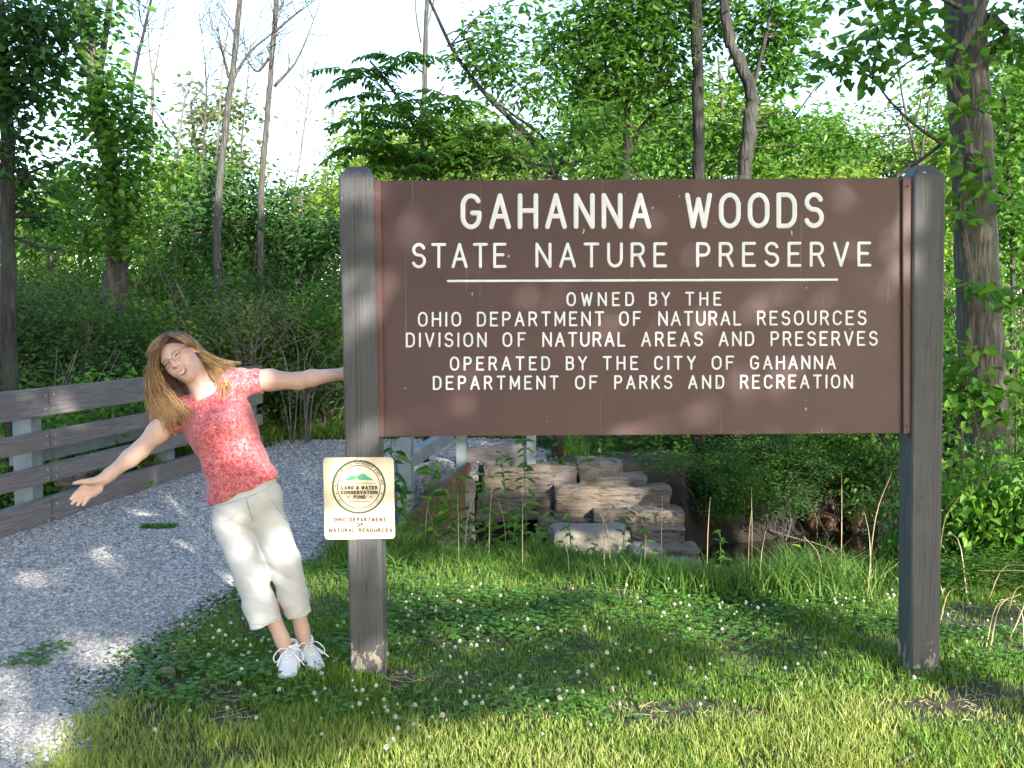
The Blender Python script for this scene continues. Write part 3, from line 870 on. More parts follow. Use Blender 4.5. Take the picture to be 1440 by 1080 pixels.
def ring_text(txt, r, a0, a1, H, inward=False, w=.75):
    n = len(txt)
    for q, ch in enumerate(txt):
        if ch == ' ': continue
        a = math.radians(a0 + (a1 - a0) * (q + .5) / n)
        gw = GL[ch][0]
        for s_ in GL[ch][1]:
            p = resample(s_, step=.12)
            u = (p[:, 0] - gw / 2) * H * .8; v = (p[:, 1] - .5) * H
            er = np.array([math.cos(a), -math.sin(a)]); et = np.array([math.sin(a), math.cos(a)])
            if inward: er, et = -er, -et
            ctr = np.array([cx, cy]) + np.array([math.cos(a), -math.sin(a)]) * r
            stroke(m, ctr + u[:, None] * et + v[:, None] * er, to_pl, (0, -1, 0), w * .5 * YQ / FPX, .0005)
ring_text('A STATE AND LOCAL PARTNERSHIP SINCE 1965', 33.2, 180, 4, 2.7)
ring_text('NATIONAL PARK SERVICE', 33.2, 212, 328, 2.6, True, .6)
m.build('ring_lettering', M['print'], pl, smooth=True)
for sgn, cx2 in ((1, 489.5), (-1, 522)):
    q = [(-2.6, -1), (-.6, .3), (1.2, -.6), (2.2, -1.8), (2.0, .6), (.4, 1.4), (-1.4, 1.0)]
    flat([(cx2 + sgn * a, 698.6 + b) for a, b in (q if sgn < 0 else q[::-1])], 'bird_emblem', M['print'], .0006)
for a in (473.3, 536.8):
    flat([(a + 1.1 * math.cos(t), 693.7 + 1.1 * math.sin(t)) for t in np.linspace(0, -2 * np.pi, 9)[:-1]][::-1], 'emblem_dot', M['print'], .0006)

# ================================================================== BRIDGE RAILINGS
HEAD = math.pi / 2 - FA
def fence_z(px, py, L=L_FENCE):
    r = ray(px, py); t = L / (r[0] * cA - r[1] * sA); p = np.array([0, 0, CAM_Z]) + r * t
    return p[0] * sA + p[1] * cA, p[2]
def local_thing(name, s0, l0, *a):
    xy = at_sl(s0, l0)
    t = thing(name, (xy[0], xy[1], 0), *a)
    t.rotation_euler = (0, 0, HEAD)
    WL[t.name] = np.zeros(3)
    return t
S0 = 7.3
rail = local_thing('bridge_railing', S0, L_FENCE, 'weathered timber railing on steel posts along the left edge of the gravel path', 'railing')
s_joint = fence_z(65, 640)[0]; s_end = fence_z(366, 600)[0]
ZS = []
for (ta, ba) in [(552, 594), (617.5, 644), (669, 694.6), (718.6, 763)]:
    ZS.append((fence_z(0, ta)[1], fence_z(0, ba)[1]))
for q, (zt, zb) in enumerate(ZS):
    if q == 3: zb = min(zb, -.03)
    for (a, b, nm) in [(s_joint - 3.2, s_joint - .006, 0), (s_joint + .006, s_end, 1)]:
        m = MB(); m.box(((a + b) / 2 - S0, 0, (zt + zb) / 2), (b - a, .075, zt - zb), bev=.006)
        m.build('kerb_board' if q == 3 else 'rail', M['timber'], rail)
        for e in ((b - .05) if nm == 0 else (a + .05),):
            for zz in (zt - .25 * (zt - zb), zb + .25 * (zt - zb)):
                m = MB(); m.tube([[e - S0, -.035, zz], [e - S0, -.047, zz]], .011, 8); m.build('bolt', M['bolt'], rail)
for sp in (s_joint - 2.9, s_joint - .12, s_joint + 2.15, s_end - .15):
    m = MB()
    hp_ = ZS[0][0] - .05; zc_, zl_ = hp_ / 2 - .1, hp_ + .2
    m.box((sp - S0, .115, zc_), (.012, .15, zl_)); m.box((sp - S0 + .066, .044, zc_), (.12, .012, zl_)); m.box((sp - S0 + .066, .186, zc_), (.12, .012, zl_))
    m.build('post', M['steel'], rail)
zg = (fence_z(67, 638)[1] + .02, fence_z(67, 655)[1])
m = MB(); m.box(((s_joint + s_end) / 2 - S0, .25, sum(zg) / 2), (s_end - s_joint, .12, max(.12, abs(zg[0] - zg[1]))), bev=.004); m.build('steel_rail', M['steel'], rail)

# right side of the bridge: steel kerb rail on posts with a rusty edge beam
kr = local_thing('bridge_kerb_rail', 8.2, L_KERB, 'galvanised steel kerb rail and rusty edge beam on the creek side of the bridge', 'railing')
def kz(px, py): return fence_z(px, py, L_KERB)
sA_, zA_ = kz(557, 700); sB_, zB_ = kz(640, 650)
for sp, zt in ((sA_, .62), (sB_, .52)):
    m = MB(); m.box((sp - 8.2, -.07, zt / 2 - .35), (.012, .11, zt + .7)); m.box((sp - 8.2 + .05, -.121, zt / 2 - .35), (.10, .012, zt + .7)); m.box((sp - 8.2 + .05, -.019, zt / 2 - .35), (.10, .012, zt + .7))
    o = m.build('post', M['steel'], kr)
rz0, rz1 = kz(562, 668)[1], kz(562, 645)[1]
m = MB(); m.box(((sA_ + sB_) / 2 - 8.2 + .02, .06, .33), (sB_ - sA_ - .06, .11, .13), bev=.005); m.build('kerb_rail', M['steel'], kr)
m = MB(); m.box(((sA_ + sB_) / 2 - 8.35, -.16, -.19), (sB_ - sA_ + .2, .05, .44), bev=.004); m.build('edge_beam', M['rust'], kr)
# guard board at the far abutment
gb = thing('guard_board', P(690, 650, 10.95), 'knotty timber guard board between two steel posts above the stone wall', 'board')
WLs = WL[gb.name].copy(); WL[gb.name] = np.zeros(3)
a, b = P(645, 658, 10.95), P(737, 655, 10.95); c, d = P(737, 622, 10.95), P(645, 632, 10.95)
gb.location = a
m = MB(); V = np.array([a, b, c, d]) - a; V = np.vstack([V, V + [0, .06, 0]])
m.add(V, [[0, 1, 2, 3], [7, 6, 5, 4], [0, 4, 5, 1], [1, 5, 6, 2], [2, 6, 7, 3], [3, 7, 4, 0]]); m.build('board', M['timber'], gb)
for px, top in ((741, 606),):
    q0, q1 = P(px, 668, 10.93) - a, P(px, top, 10.93) - a
    m = MB(); h = q1[2] - q0[2]
    m.box((q0[0], .02, (q0[2] + q1[2]) / 2), (.008, .10, h + .3)); m.box((q0[0] + .05, -.03, (q0[2] + q1[2]) / 2), (.10, .008, h + .3)); m.build('post', M['steel'], gb)

# ================================================================== STONES
def stone(px, d, thick, label, mat='stone', rnd=.06, seed=0, name='stone_block', cat='stone', group=None, rot=0.0, rough=.02):
    x0, x1, y0, y1 = px
    a = P(x0, y1, d); b = P(x1, y0, d)
    w, h = b[0] - a[0], b[2] - a[2]
    c = np.array([(a[0] + b[0]) / 2, d + thick / 2, a[2]])
    bm = bmesh.new(); bmesh.ops.create_cube(bm, size=1.0)
    bmesh.ops.subdivide_edges(bm, edges=bm.edges[:], cuts=9, use_grid_fill=True)
    for v in bm.verts:
        p = v.co.copy()
        q = Vector((p.x * w, p.y * thick, p.z * h))
        def gm(t, half):
            a_ = abs(t) * 2
            return math.copysign(half * ((a_ / .8) * (1 - rnd / half) if a_ <= .801 else (1 - rnd / half) + (a_ - .8) / .2 * rnd / half), t)
        q = Vector((gm(p.x, w / 2), gm(p.y, thick / 2), gm(p.z, h / 2)))
        e = Vector((max(0, abs(q.x) - (w / 2 - rnd)), max(0, abs(q.y) - (thick / 2 - rnd)), max(0, abs(q.z) - (h / 2 - rnd))))
        L_ = e.length
        if L_ > rnd:
            sc = rnd / L_
            for ax in range(3):
                s_ = 1 if q[ax] > 0 else -1
                if e[ax] > 0: q[ax] = s_ * (abs(q[ax]) - e[ax] + e[ax] * sc)
        off = seed * 7.13
        n1 = mnoise.noise_vector(Vector((q.x * 3 + off, q.y * 3, q.z * 9)))
        n2 = mnoise.noise_vector(Vector((q.x * 14, q.y * 14 + off, q.z * 30)))
        v.co = q + n1 * rough * 1.5 + n2 * rough * .5
        v.co.z += h / 2
    o_ = MB(); o_.bm(bm)
    ob = o_.build(name, M[mat], smooth=False)
    ob.location = c; ob.rotation_euler = (0, 0, rot)
    return tag(ob, label, cat, group)
SG = 'stacked sandstone blocks of the creek wall'
for q, (px, d, th, lab) in enumerate([
    ((679, 811, 656, 697), 10.75, .7, 'long sandstone block at the top left of the creek wall beside the guard board'),
    ((811, 877, 653, 677), 10.85, .6, 'small squarish sandstone block topmost on the creek wall'),
    ((813, 909, 670, 694), 10.68, .6, 'thin sandstone slab under the topmost small block'),
    ((670, 777, 696, 732), 10.62, .7, 'sandstone block in the second course half hidden by the tall weeds'),
    ((778, 943, 686, 729), 10.50, .7, 'longest thick sandstone block in the middle of the creek wall'),
    ((755, 833, 729, 754), 10.42, .6, 'low sandstone block behind dry grass under the joint of two longer blocks'),
    ((834, 963, 720, 746), 10.30, .7, 'flat sandstone slab under the longest block at the creek end'),
    ((885, 965, 743, 781), 10.18, .7, 'deep sandstone block at the lower right corner of the creek wall')]):
    stone(px, d, th, lab, seed=q, rnd=.022, group=SG, rot=RNG.normal(0, .03))
for q, (px, d, th, lab) in enumerate([
    ((775, 886, 748, 796), 9.7, .5, 'broad pale boulder with a flat top in front of the creek wall'),
    ((888, 936, 772, 806), 9.45, .4, 'pale squarish rock at the foot of the creek wall'),
    ((934, 986, 795, 826), 9.25, .4, 'pale rounded rock nearest the dark water'),
    ((590, 665, 672, 765), 10.4, .5, 'tall pale abutment slab behind weeds below the rusty beam')]):
    stone(px, d, th, lab, 'pale_stone', .045, 20 + q, 'rock', 'rock', None, RNG.normal(0, .2), .016)
stone((930, 986, 772, 799), 9.9, .4, 'thin dark slab lying at the waterline beside the wall corner', 'stone', .03, 31, 'rock', 'rock')
for q, (px, d, lab) in enumerate([((1134, 1158, 716, 750), 11.7, 'upright rust coloured rock on the shaded far creek bank'), ((1156, 1180, 724, 754), 11.6, 'leaning rust coloured rock in the middle of three on the far bank'), ((1192, 1216, 718, 748), 11.8, 'rust coloured rock half behind leaves on the far bank')]):
    stone(px, d, .3, lab, 'rust', .1, 40 + q, 'rock', 'rock', 'rust coloured rocks on the creek bank', RNG.normal(0, .4), .04)
for q, (px, d, lab) in enumerate([((76, 128, 662, 690), 8.3, 'small stone block showing between the lower railing boards'), ((108, 215, 648, 684), 8.9, 'long stone block behind the railing near the outstretched hand')]):
    sd = fence_z(px[0], 680, -4.95)
    p0 = at_sl(fence_z((px[0] + px[1]) / 2, 680, -5.0)[0], -5.0)
    stone(px, float(p0[1]), .5, lab, 'stone', .04, 50 + q, rot=-FA)
for q, (px, py, r, lab) in enumerate([(233, 953, .035, 'single pale stone at the edge of the grass'), (148, 990, .03, 'pale stone lying on the gravel margin'), (205, 1000, .022, 'small bluish stone beside bare soil'), (128, 1063, .035, 'broken pale stone by the front edge of the gravel'), (138, 1012, .026, 'buff stone in the thin grass of the gravel margin')]):
    p = G(px, py); stone((px - r * 330, px + r * 330, py - r * 300, py + 3), float(p[1]), r * 1.6, lab, 'pale_stone', .02, 60 + q, 'loose_stone', 'stone', None, RNG.normal(0, .6), .008)
# scrap of turf lying on the gravel
mb = MB(); c = G(225, 746); n = 260
x = c[0] + RNG.uniform(-.13, .13, n); y = c[1] + RNG.normal(0, .03, n)
mb.leaves(np.stack([x, y, path_z(x, y) + .01 + .02 * RNG.random(n)], -1), RNG.normal(0, 1, (n, 3)) * [1, 1, .35], np.tile([0, 0, 1.0], (n, 1)), .035, .014)
tag(mb.build('leaf_clump', M['leaf_mid']), 'small green tuft of leaves lying alone on the gravel', 'leaves')
# fallen stick in the lit grass
mb = MB(); mb.tube(smooth_path([G(1262, 1076, .03), G(1278, 1066, .045), G(1305, 1052, .03), G(1318, 1042, .04)], 5), np.linspace(.009, .004, 16), 6)
tag(mb.build('fallen_stick', M['bark_pale']), 'pale fallen stick lying in the sunlit front grass', 'stick')

# ================================================================== UNSEEN SHADE TREES behind the photographer, leaves placed to shape shade and sun patches
UA = np.array([math.cos(SUN_AZ), math.sin(SUN_AZ), 0])
VA = np.array([-S_H[0] * math.sin(SUN_EL), -S_H[1] * math.sin(SUN_EL), math.cos(SUN_EL)])
SD = np.array(S_DIR)
def uv(p): return np.array([p @ UA, p @ VA])
GAPS = []                                             # leaf-free openings aimed at each wanted sun patch: segment, half width, openness
def gap(p, q, hw, o=1.0): GAPS.append((uv(np.array(p)), uv(np.array(q)), hw, o))
def gpx(a, b, d, hw, o=1.0): gap(P(*a, d), P(*b, d), hw, o)
def ggr(a, b, hw, o=1.0): gap(G(*a), G(*b), hw, o)
# streaks over the sign board
for a, b, hw, o in [((540, 500), (800, 405), .05, .75), ((560, 592), (860, 470), .075, .8), ((860, 470), (1060, 430), .055, .8), ((1060, 430), (1235, 405), .045, .85), ((880, 330), (1010, 272), .035, .8),
                    ((540, 300), (640, 285), .03, .5), ((540, 365), (660, 330), .03, .55), ((620, 400), (760, 330), .03, .5), ((640, 270), (760, 262), .02, .5), ((950, 590), (1200, 560), .035, .4), ((700, 600), (1260, 598), .03, .35),
                    ((1130, 560), (1180, 545), .03, .5), ((1080, 270), (1250, 258), .02, .4)]:
    gpx(a, b, 4.23, hw * .9, o * .5)
for a, b, hw, o in [((480, 268), (525, 262), .05, .8), ((482, 330), (525, 322), .03, .7), ((484, 410), (527, 400), .06, .8), ((486, 455), (528, 445), .05, .7), ((490, 625), (530, 618), .05, .85), ((495, 930), (535, 925), .05, .7),
                    ((1285, 300), (1330, 290), .045, .9), ((1285, 340), (1330, 322), .02, .7), ((1285, 378), (1330, 366), .03, .8), ((1282, 560), (1325, 545), .015, .6), ((1282, 600), (1325, 585), .02, .5), ((1280, 745), (1325, 730), .03, .7),
                    ((1280, 820), (1322, 790), .09, .95), ((1280, 895), (1320, 875), .045, .8), ((1285, 935), (1315, 925), .05, .9)]:
    gpx(a, b, 4.2, hw, o)
for a, b, d, hw, o in [((345, 525), (350, 530), 4.33, .065, 1), ((330, 577), (330, 579), 4.28, .035, 1), ((343, 622), (345, 628), 4.27, .04, 1), ((372, 640), (376, 650), 4.3, .03, 1), ((326, 735), (338, 780), 4.27, .018, .8),
                       ((240, 495), (258, 505), 4.3, .05, .6), ((275, 528), (288, 556), 4.32, .03, .4), ((225, 560), (235, 605), 4.35, .045, .8), ((300, 560), (310, 540), 4.3, .035, .9), ((330, 512), (300, 495), 4.35, .03, .7),
                       ((196, 640), (150, 672), 4.28, .025, .45), ((128, 684), (112, 700), 4.18, .04, .5), ((380, 542), (470, 528), 4.42, .018, .5), ((350, 850), (390, 850), 4.3, .03, .4), ((300, 560), (320, 640), 4.27, .02, .5),
                       ((470, 690), (540, 690), 4.18, .14, .6), ((470, 740), (540, 740), 4.18, .06, .7)]:
    gpx(a, b, d, hw, o)
for a, b, hw, o in [((545, 812), (700, 812), .055, .9), ((700, 815), (850, 826), .045, .8), ((850, 838), (1080, 842), .06, .95), ((1080, 842), (1270, 862), .055, .95), ((900, 880), (1180, 890), .03, .7), ((700, 780), (820, 800), .02, .5),
                    ((350, 812), (480, 816), .028, .9), ((380, 836), (300, 826), .02, .8), ((100, 910), (170, 916), .03, .8), ((130, 783), (170, 785), .02, .7), ((40, 815), (80, 818), .02, .7), ((0, 985), (80, 1060), .06, .7), ((1340, 920), (1430, 900), .05, .7), ((1380, 860), (1440, 850), .04, .5),
                    ((420, 830), (460, 825), .03, .8), ((550, 770), (640, 775), .02, .4)]:
    ggr(a, b, hw * 1.5, min(1, o * 1.1))
for a, b, d, hw, o in [((95, 556), (112, 556), 7.6, .07, .8), ((62, 562), (70, 570), 7.2, .04, .7), ((690, 665), (800, 662), 10.6, .12, .85), ((800, 700), (935, 700), 10.5, .12, .75), ((850, 725), (945, 726), 10.3, .09, .75), ((790, 765), (880, 765), 9.7, .12, .8), ((890, 785), (980, 800), 9.4, .10, .8),
                       ((650, 640), (735, 635), 10.9, .10, .6), ((400, 600), (470, 585), 15, .35, .7), ((1345, 600), (1400, 420), 8, .07, .5), ((1370, 380), (1395, 60), 8, .12, .7), ((1350, 760), (1440, 700), 6.2, .14, .5), ((1350, 520), (1440, 400), 6.5, .2, .6), ((100, 320), (300, 400), 14, .2, .3), ((560, 700), (640, 690), 9, .06, .4)]:
    gpx(a, b, d, hw, o)
DARK = [(uv(P(1000, 725, 11.6)), uv(P(1210, 735, 11.7)), .42)]
V_FRONT = float(uv(G(700, 1022))[1])
def canopy(n, ulo, uhi, vlo, vhi):
    u = RNG.uniform(ulo, uhi, n); v = RNG.uniform(vlo, vhi, n)
    keep = RNG.random(n) < np.where(u < 4.2, 1 - .3 * sstep(6.3, 8.3, v), 1 - .85 * sstep(4.0, 6.2, v))
    keep &= v > V_FRONT + .05 + .06 * vnoise(u, v, 1.3, 91)
    for a, b, hw, o in GAPS:
        d = b - a; L2 = d @ d + 1e-9
        t = np.clip(((u - a[0]) * d[0] + (v - a[1]) * d[1]) / L2, 0, 1)
        dist = np.hypot(u - a[0] - t * d[0], v - a[1] - t * d[1])
        keep &= ~((dist < hw + .03) & (RNG.random(n) < o))
    # soft noise thinning, with open bands shaped to let sun onto the lawn
    lawn = sstep(1.35, 1.95, u) * (1 - sstep(1.85, 2.1, v))
    band = vnoise(u * .55, v * 5.5, 1.0, 93) + .5 * vnoise(u * 1.6, v * 9, 1.0, 94)
    keep &= ~((RNG.random(n) < lawn * .92) & (band > -.30))
    thin = np.clip(.86 + .6 * vnoise(u, v, 2.6, 92), .5, 1)
    thin = np.where((u < 1.35) & (v < 3.8), np.maximum(thin, .8), thin)
    sg = (u > 1.2) & (u < 3.7) & (v > 2.05) & (v < 3.5)  # leaves thinned along slanted noise to throw sun streaks on the board
    thin = np.where(sg, np.maximum(thin, .88), thin)
    al, ac = u * .93 + v * .37, -u * .37 + v * .93
    stk = vnoise(al * .8, ac * 4.2, 1.0, 95) + .5 * vnoise(al * 1.5, ac * 8, 1.0, 96)
    keep &= ~(sg & (stk > .36) & (RNG.random(n) < .42))
    keep &= RNG.random(n) < thin
    for a, b, hw in DARK:                                # leaves forced back in to keep the creek hollow in shade
        d = b - a; t = np.clip(((u - a[0]) * d[0] + (v - a[1]) * d[1]) / (d @ d), 0, 1)
        keep |= (np.hypot(u - a[0] - t * d[0], v - a[1] - t * d[1]) < hw) & (RNG.random(n) < .9)
    return u[keep], v[keep]
u, v = canopy(190000, -9.0, 7.5, .75, 8.6)
w = RNG.uniform(6.5, 9.5, len(u))
C = u[:, None] * UA + v[:, None] * VA + w[:, None] * SD
D = RNG.normal(0, 1, C.shape); D /= np.linalg.norm(D, axis=1)[:, None]; C = C - D * .06; Nn = SD[None] + RNG.normal(0, .45, C.shape)
edges = [-99, -1.5, 4.0, 99]
for q in range(3):
    k_ = (C[:, 0] >= edges[q]) & (C[:, 0] < edges[q + 1])
    c0 = C[k_].mean(0)
    t = thing('shade_tree', (c0[0], c0[1] - 1.2, 0), ['broad leafy tree behind the viewer shading the gravel', 'tall leafy tree behind the viewer shading the sign', 'leafy tree behind the viewer shading the right post'][q], 'tree', 'trees behind the viewer')
    m = MB(); m.leaves(C[k_], D[k_], Nn[k_], .10 + .05 * RNG.random(k_.sum()), .075); m.build('crown', M['leaf_mid'], t)
    m = MB(); m.tube(smooth_path([[c0[0], c0[1] - 1.2, -.2], [c0[0] + .1, c0[1] - 1.1, 3], [c0[0] - .1, c0[1] - .6, 6], [c0[0], c0[1], 9.5]], 6), np.linspace(.2, .05, 19), 10)
    for r_ in range(5):
        e = C[k_][RNG.integers(k_.sum())]
        m.tube(smooth_path([[c0[0], c0[1] - .8, 3.2 + r_], (np.array([c0[0], c0[1] - .8, 3.8 + r_]) + e) / 2, e], 5), np.linspace(.06, .015, 11), 6)
    m.build('trunk', M['bark_gray'], t, smooth=True)

# ================================================================== TREES AND SHRUBS
def clusters(blobs):
    """blobs: (centre, (rx, ry, rz), count) -> cluster centres"""
    out = []
    for c, r, n in blobs:
        d = RNG.normal(0, 1, (n * 2, 3)); d /= np.linalg.norm(d, axis=1)[:, None]
        rad = RNG.random(n * 2) ** .42
        p = d * rad[:, None]
        off = RNG.random(3) * 50
        nz = np.array([mnoise.noise(Vector(q * 2.2 + off)) for q in p])
        p = p[np.argsort(-nz)][:n]
        out.append(p * np.array(r) + np.array(c))
    return np.vstack(out)
def foliage(m, cl, per, spread, L, W, droop=.25, flat=.6, mi=0, jit=.55):
    n = len(cl) * per
    off = RNG.normal(0, 1, (n, 3)) * np.array([spread, spread, spread * flat])
    C = np.repeat(cl, per, 0) + off
    D = off / (spread + 1e-6) * .6 + RNG.normal(0, .6, (n, 3)); D[:, 2] = D[:, 2] * .4 - droop
    Nn = np.array([0, 0, 1.0]) + RNG.normal(0, jit, (n, 3))
    sz = L * (.65 + .6 * RNG.random(n))
    m.leaves(C, D, Nn, sz, sz * (W / L), mi=mi)
def fronds(m, cl, per, L, leaflet, mi=0, stem_mi=1):
    """pinnate leaves: a drooping stalk with pairs of leaflets"""
    for c in cl:
        a0 = RNG.random() * 6.28
        for q in range(per):
            a = a0 + q * 6.28 / per + RNG.normal(0, .3)
            h = np.array([math.cos(a), math.sin(a), 0]); LL = L * RNG.uniform(.55, 1.2); up_ = RNG.uniform(-.05, .65)
            t = np.linspace(.18, 1, 9)
            pts = c + h * (LL * t)[:, None] + np.array([0, 0, 1.0]) * (LL * (up_ * t - .5 * t * t))[:, None]
            sd = np.cross(h, [0, 0, 1.0])
            for sg in (1, -1):
                D = sg * sd + h * .45 + np.array([0, 0, -.35]) + RNG.normal(0, .12, (9, 3))
                m.leaves(pts, D, np.tile([0, 0, 1.0], (9, 1)) + RNG.normal(0, .2, (9, 3)), leaflet * (1.1 - .45 * np.abs(t - .5)), leaflet * .36, mi=mi)
def twigs(m, cl, paths, frac, r, mi=1):
    nodes = np.vstack([p for p, _, _ in paths])
    for c in cl[RNG.random(len(cl)) < frac]:
        d = np.linalg.norm(nodes - c, axis=1) + np.maximum(0, nodes[:, 2] - c[2]) * 1.5
        a = nodes[np.argmin(d)]
        mid = (a + c) / 2 + RNG.normal(0, .06, 3) * np.linalg.norm(c - a) + [0, 0, .06 * np.linalg.norm(c - a)]
        m.tube(smooth_path([a, mid, c], 3), np.linspace(r, r * .35, 7), 3, mi, cap=False)
def tree(name, label, cat, paths, blobs, leaf='leaf_mid', bark='bark_gray', per=12, spread=.16, L=.10, W=.055, tw=.35, twr=.012, group=None, pin=False, sides=10, droop=.25, crown='crown', knob=.06, extra=None):
    """paths: (points, r0, r1), the first one is the trunk"""
    ps = []
    for pts, r0, r1 in paths:
        sp = smooth_path(pts, 7); ps.append((sp, r0, r1))
    t = thing(name, ps[0][0][0], label, cat, group)
    for q, (sp, r0, r1) in enumerate(ps):
        m = MB(); n = len(sp)
        rr = np.linspace(r0, r1, n) * (1 + knob * RNG.normal(0, 1, n))
        if q == 0: rr[0] *= 1.35; rr[1] *= 1.12
        jit = RNG.normal(0, min(.10, knob * 1.7), (n, 3)) * rr[:, None]; jit[0] = jit[-1] = 0
        m.tube(sp + jit, rr, sides if r0 > .03 else 5)
        m.build('trunk' if q == 0 else 'limb', M[bark], t, smooth=True)
    if blobs:
        cl = clusters(blobs); m = MB()
        if pin: fronds(m, cl, per, spread, L)
        else: foliage(m, cl, per, spread, L, W, droop)
        twigs(m, cl, ps, tw, twr)
        m.build(crown, [M[leaf], M['twig']], t)
    if extra: extra(t)
    return t
def base(px, d, dx=0.0):
    p = P(px, 500, d); return np.array([p[0] + dx, d, float(ground_z(p[0] + dx, d)) - .15])
def bl(px, py, d, rpx, n, rz=None, ry=None):
    r = rpx / FPX * d
    return (P(px, py, d), (r, (ry if ry else r), (rz / FPX * d if rz else r)), n)
def pp(lst, d, b=None):
    q = [P(a, c, d if len(rest) == 0 else rest[0]) for a, c, *rest in lst]
    return ([base(b if b is not None else lst[0][0], d)] if b != 'none' else []) + q

# --- far left, dark and close
tree('leafy_tree', 'dark trunked tree at the left edge with leaves hanging into the sky', 'tree',
     [(pp([(12, 380), (10, 200), (2, 60), (-8, -60)], 9.5), .075, .05), (pp([(10, 150), (50, 95), (88, 70)], 9.5, 'none'), .03, .01), (pp([(11, 260), (50, 240), (95, 225)], 9.5, 'none'), .02, .008), (pp([(12, 330), (50, 345), (90, 352)], 9.5, 'none'), .02, .008)],
     [bl(25, 40, 9.3, 62, 60), bl(70, 15, 9.2, 45, 24), bl(15, 140, 9.4, 55, 55), bl(58, 100, 9.3, 35, 16), bl(25, 230, 9.6, 45, 34), bl(50, 300, 9.8, 40, 20, 30), bl(80, 70, 9.3, 18, 6)], 'leaf_dark', 'bark_dark', 10, .13, .10, .06)
# --- ivy clad tree
def ivy_extra(t):
    m = MB(); pts = np.vstack([smooth_path([P(a, b, 12.75) for a, b in [(160, 470), (157, 400), (148, 330), (140, 290)]], 6)])
    m.tube(pts, np.linspace(.05, .03, len(pts)), 6); m.build('vine_stem', M['twig'], t, smooth=True)
tree('ivy_clad_tree', 'leaning grey trunk wrapped in ivy leaves standing behind the railing at the left', 'tree',
     [(pp([(157, 470), (162, 380), (165, 300), (152, 220), (138, 150), (124, 70), (110, -60)], 13), .15, .09), (pp([(136, 130), (148, 50), (160, -40)], 13, 'none'), .05, .03), (pp([(118, 45), (102, 20), (92, -40)], 13, 'none'), .04, .02), (pp([(140, 110), (105, 60), (96, 40)], 13, 'none'), .03, .012), (pp([(160, 270), (140, 300), (120, 330)], 13, 'none'), .03, .01)],
     [bl(165, 190, 12.7, 42, 60, 60), bl(135, 250, 12.8, 45, 44), bl(150, 120, 12.7, 36, 34), bl(120, 50, 12.8, 35, 20), bl(180, 280, 12.6, 40, 40), bl(120, 170, 12.8, 34, 24), bl(135, 5, 12.8, 32, 14), bl(170, 330, 12.6, 36, 20), bl(120, 330, 13, 40, 26), bl(205, 240, 12.8, 24, 10)],
     'leaf_mid', 'bark_gray', 12, .15, .10, .07, crown='ivy', extra=ivy_extra)
BARE_G = 'thin bare trees against the white sky'
# --- pale and grey bare trees in the sky gap
bare = [
    ('dark slender leaning tree between the ivy clad trunk and the pale bare trunks', 15, [(178, 330), (185, 140), (200, 55), (220, -30)], .045, .022, [[(205, 45), (196, 20), (194, -30)]], 'bark_dark'),
    ('pale thin bare trunk splitting into two upright stems near the top', 21, [(212, 300), (213, 190), (215, 115)], .06, .045, [[(215, 115), (225, 60), (240, -20)], [(215, 115), (209, 60), (207, -20)]], 'bark_pale'),
    ('short pale broken stem with one side branch beside the shrub tops', 20, [(245, 290), (250, 220), (258, 150), (266, 125)], .045, .02, [[(254, 195), (275, 183), (293, 176)]], 'bark_pale'),
    ('grey trunk leaning right with a long branch rising to the upper right', 16, [(306, 320), (314, 210), (326, 112), (332, 60), (340, -30)], .085, .05, [[(328, 112), (350, 75), (385, 45), (450, -10)], [(322, 110), (312, 70), (306, 38)]], 'bark_gray'),
    ('dark straight trunk with bare branches forking to the upper right', 16.5, [(366, 330), (370, 230), (378, 140), (384, 60), (392, -30)], .075, .05, [[(386, 122), (420, 80), (455, -10)], [(386, 45), (410, 25), (450, -5)], [(380, 80), (360, 100), (340, 70)], [(388, 20), (398, 5), (400, -20)]], 'bark_gray'),
    ('thin dark bare stem in the gap right of the leaning grey trunk', 23, [(335, 320), (340, 200), (347, 130), (352, 60)], .045, .012, [[(345, 150), (360, 110), (366, 70)]], 'bark_gray'),
    ('two tone bare sapling with twiggy top left of the leaning grey trunk', 22, [(282, 310), (287, 200), (290, 110), (280, 20)], .05, .012, [[(286, 170), (275, 140), (268, 120)], [(289, 130), (296, 80), (300, 20)]], 'bark_gray'),
    ('tallest of the twiggy bare saplings left of the sign post', 24, [(410, 320), (424, 210), (436, 120), (444, 80)], .05, .008, [[(424, 210), (418, 150), (428, 100)], [(430, 170), (445, 140), (452, 115)], [(420, 240), (436, 190), (448, 160)]], 'bark_pale'),
    ('leaning bare sapling between the dark straight trunk and the twiggy saplings', 24, [(392, 330), (404, 240), (420, 170), (432, 100)], .035, .008, [[(408, 220), (402, 170), (402, 120)]], 'bark_pale'),
    ('short bare sapling closest to the left sign post', 24, [(455, 330), (460, 240), (468, 170), (470, 140)], .03, .008, [[(460, 220), (450, 180), (446, 150)]], 'bark_pale'),
    ('reddish thin trunk between the pale broken stem and the leaning grey trunk', 21, [(298, 330), (306, 210), (312, 110), (322, 30)], .05, .02, [], 'bark_pale'),
]
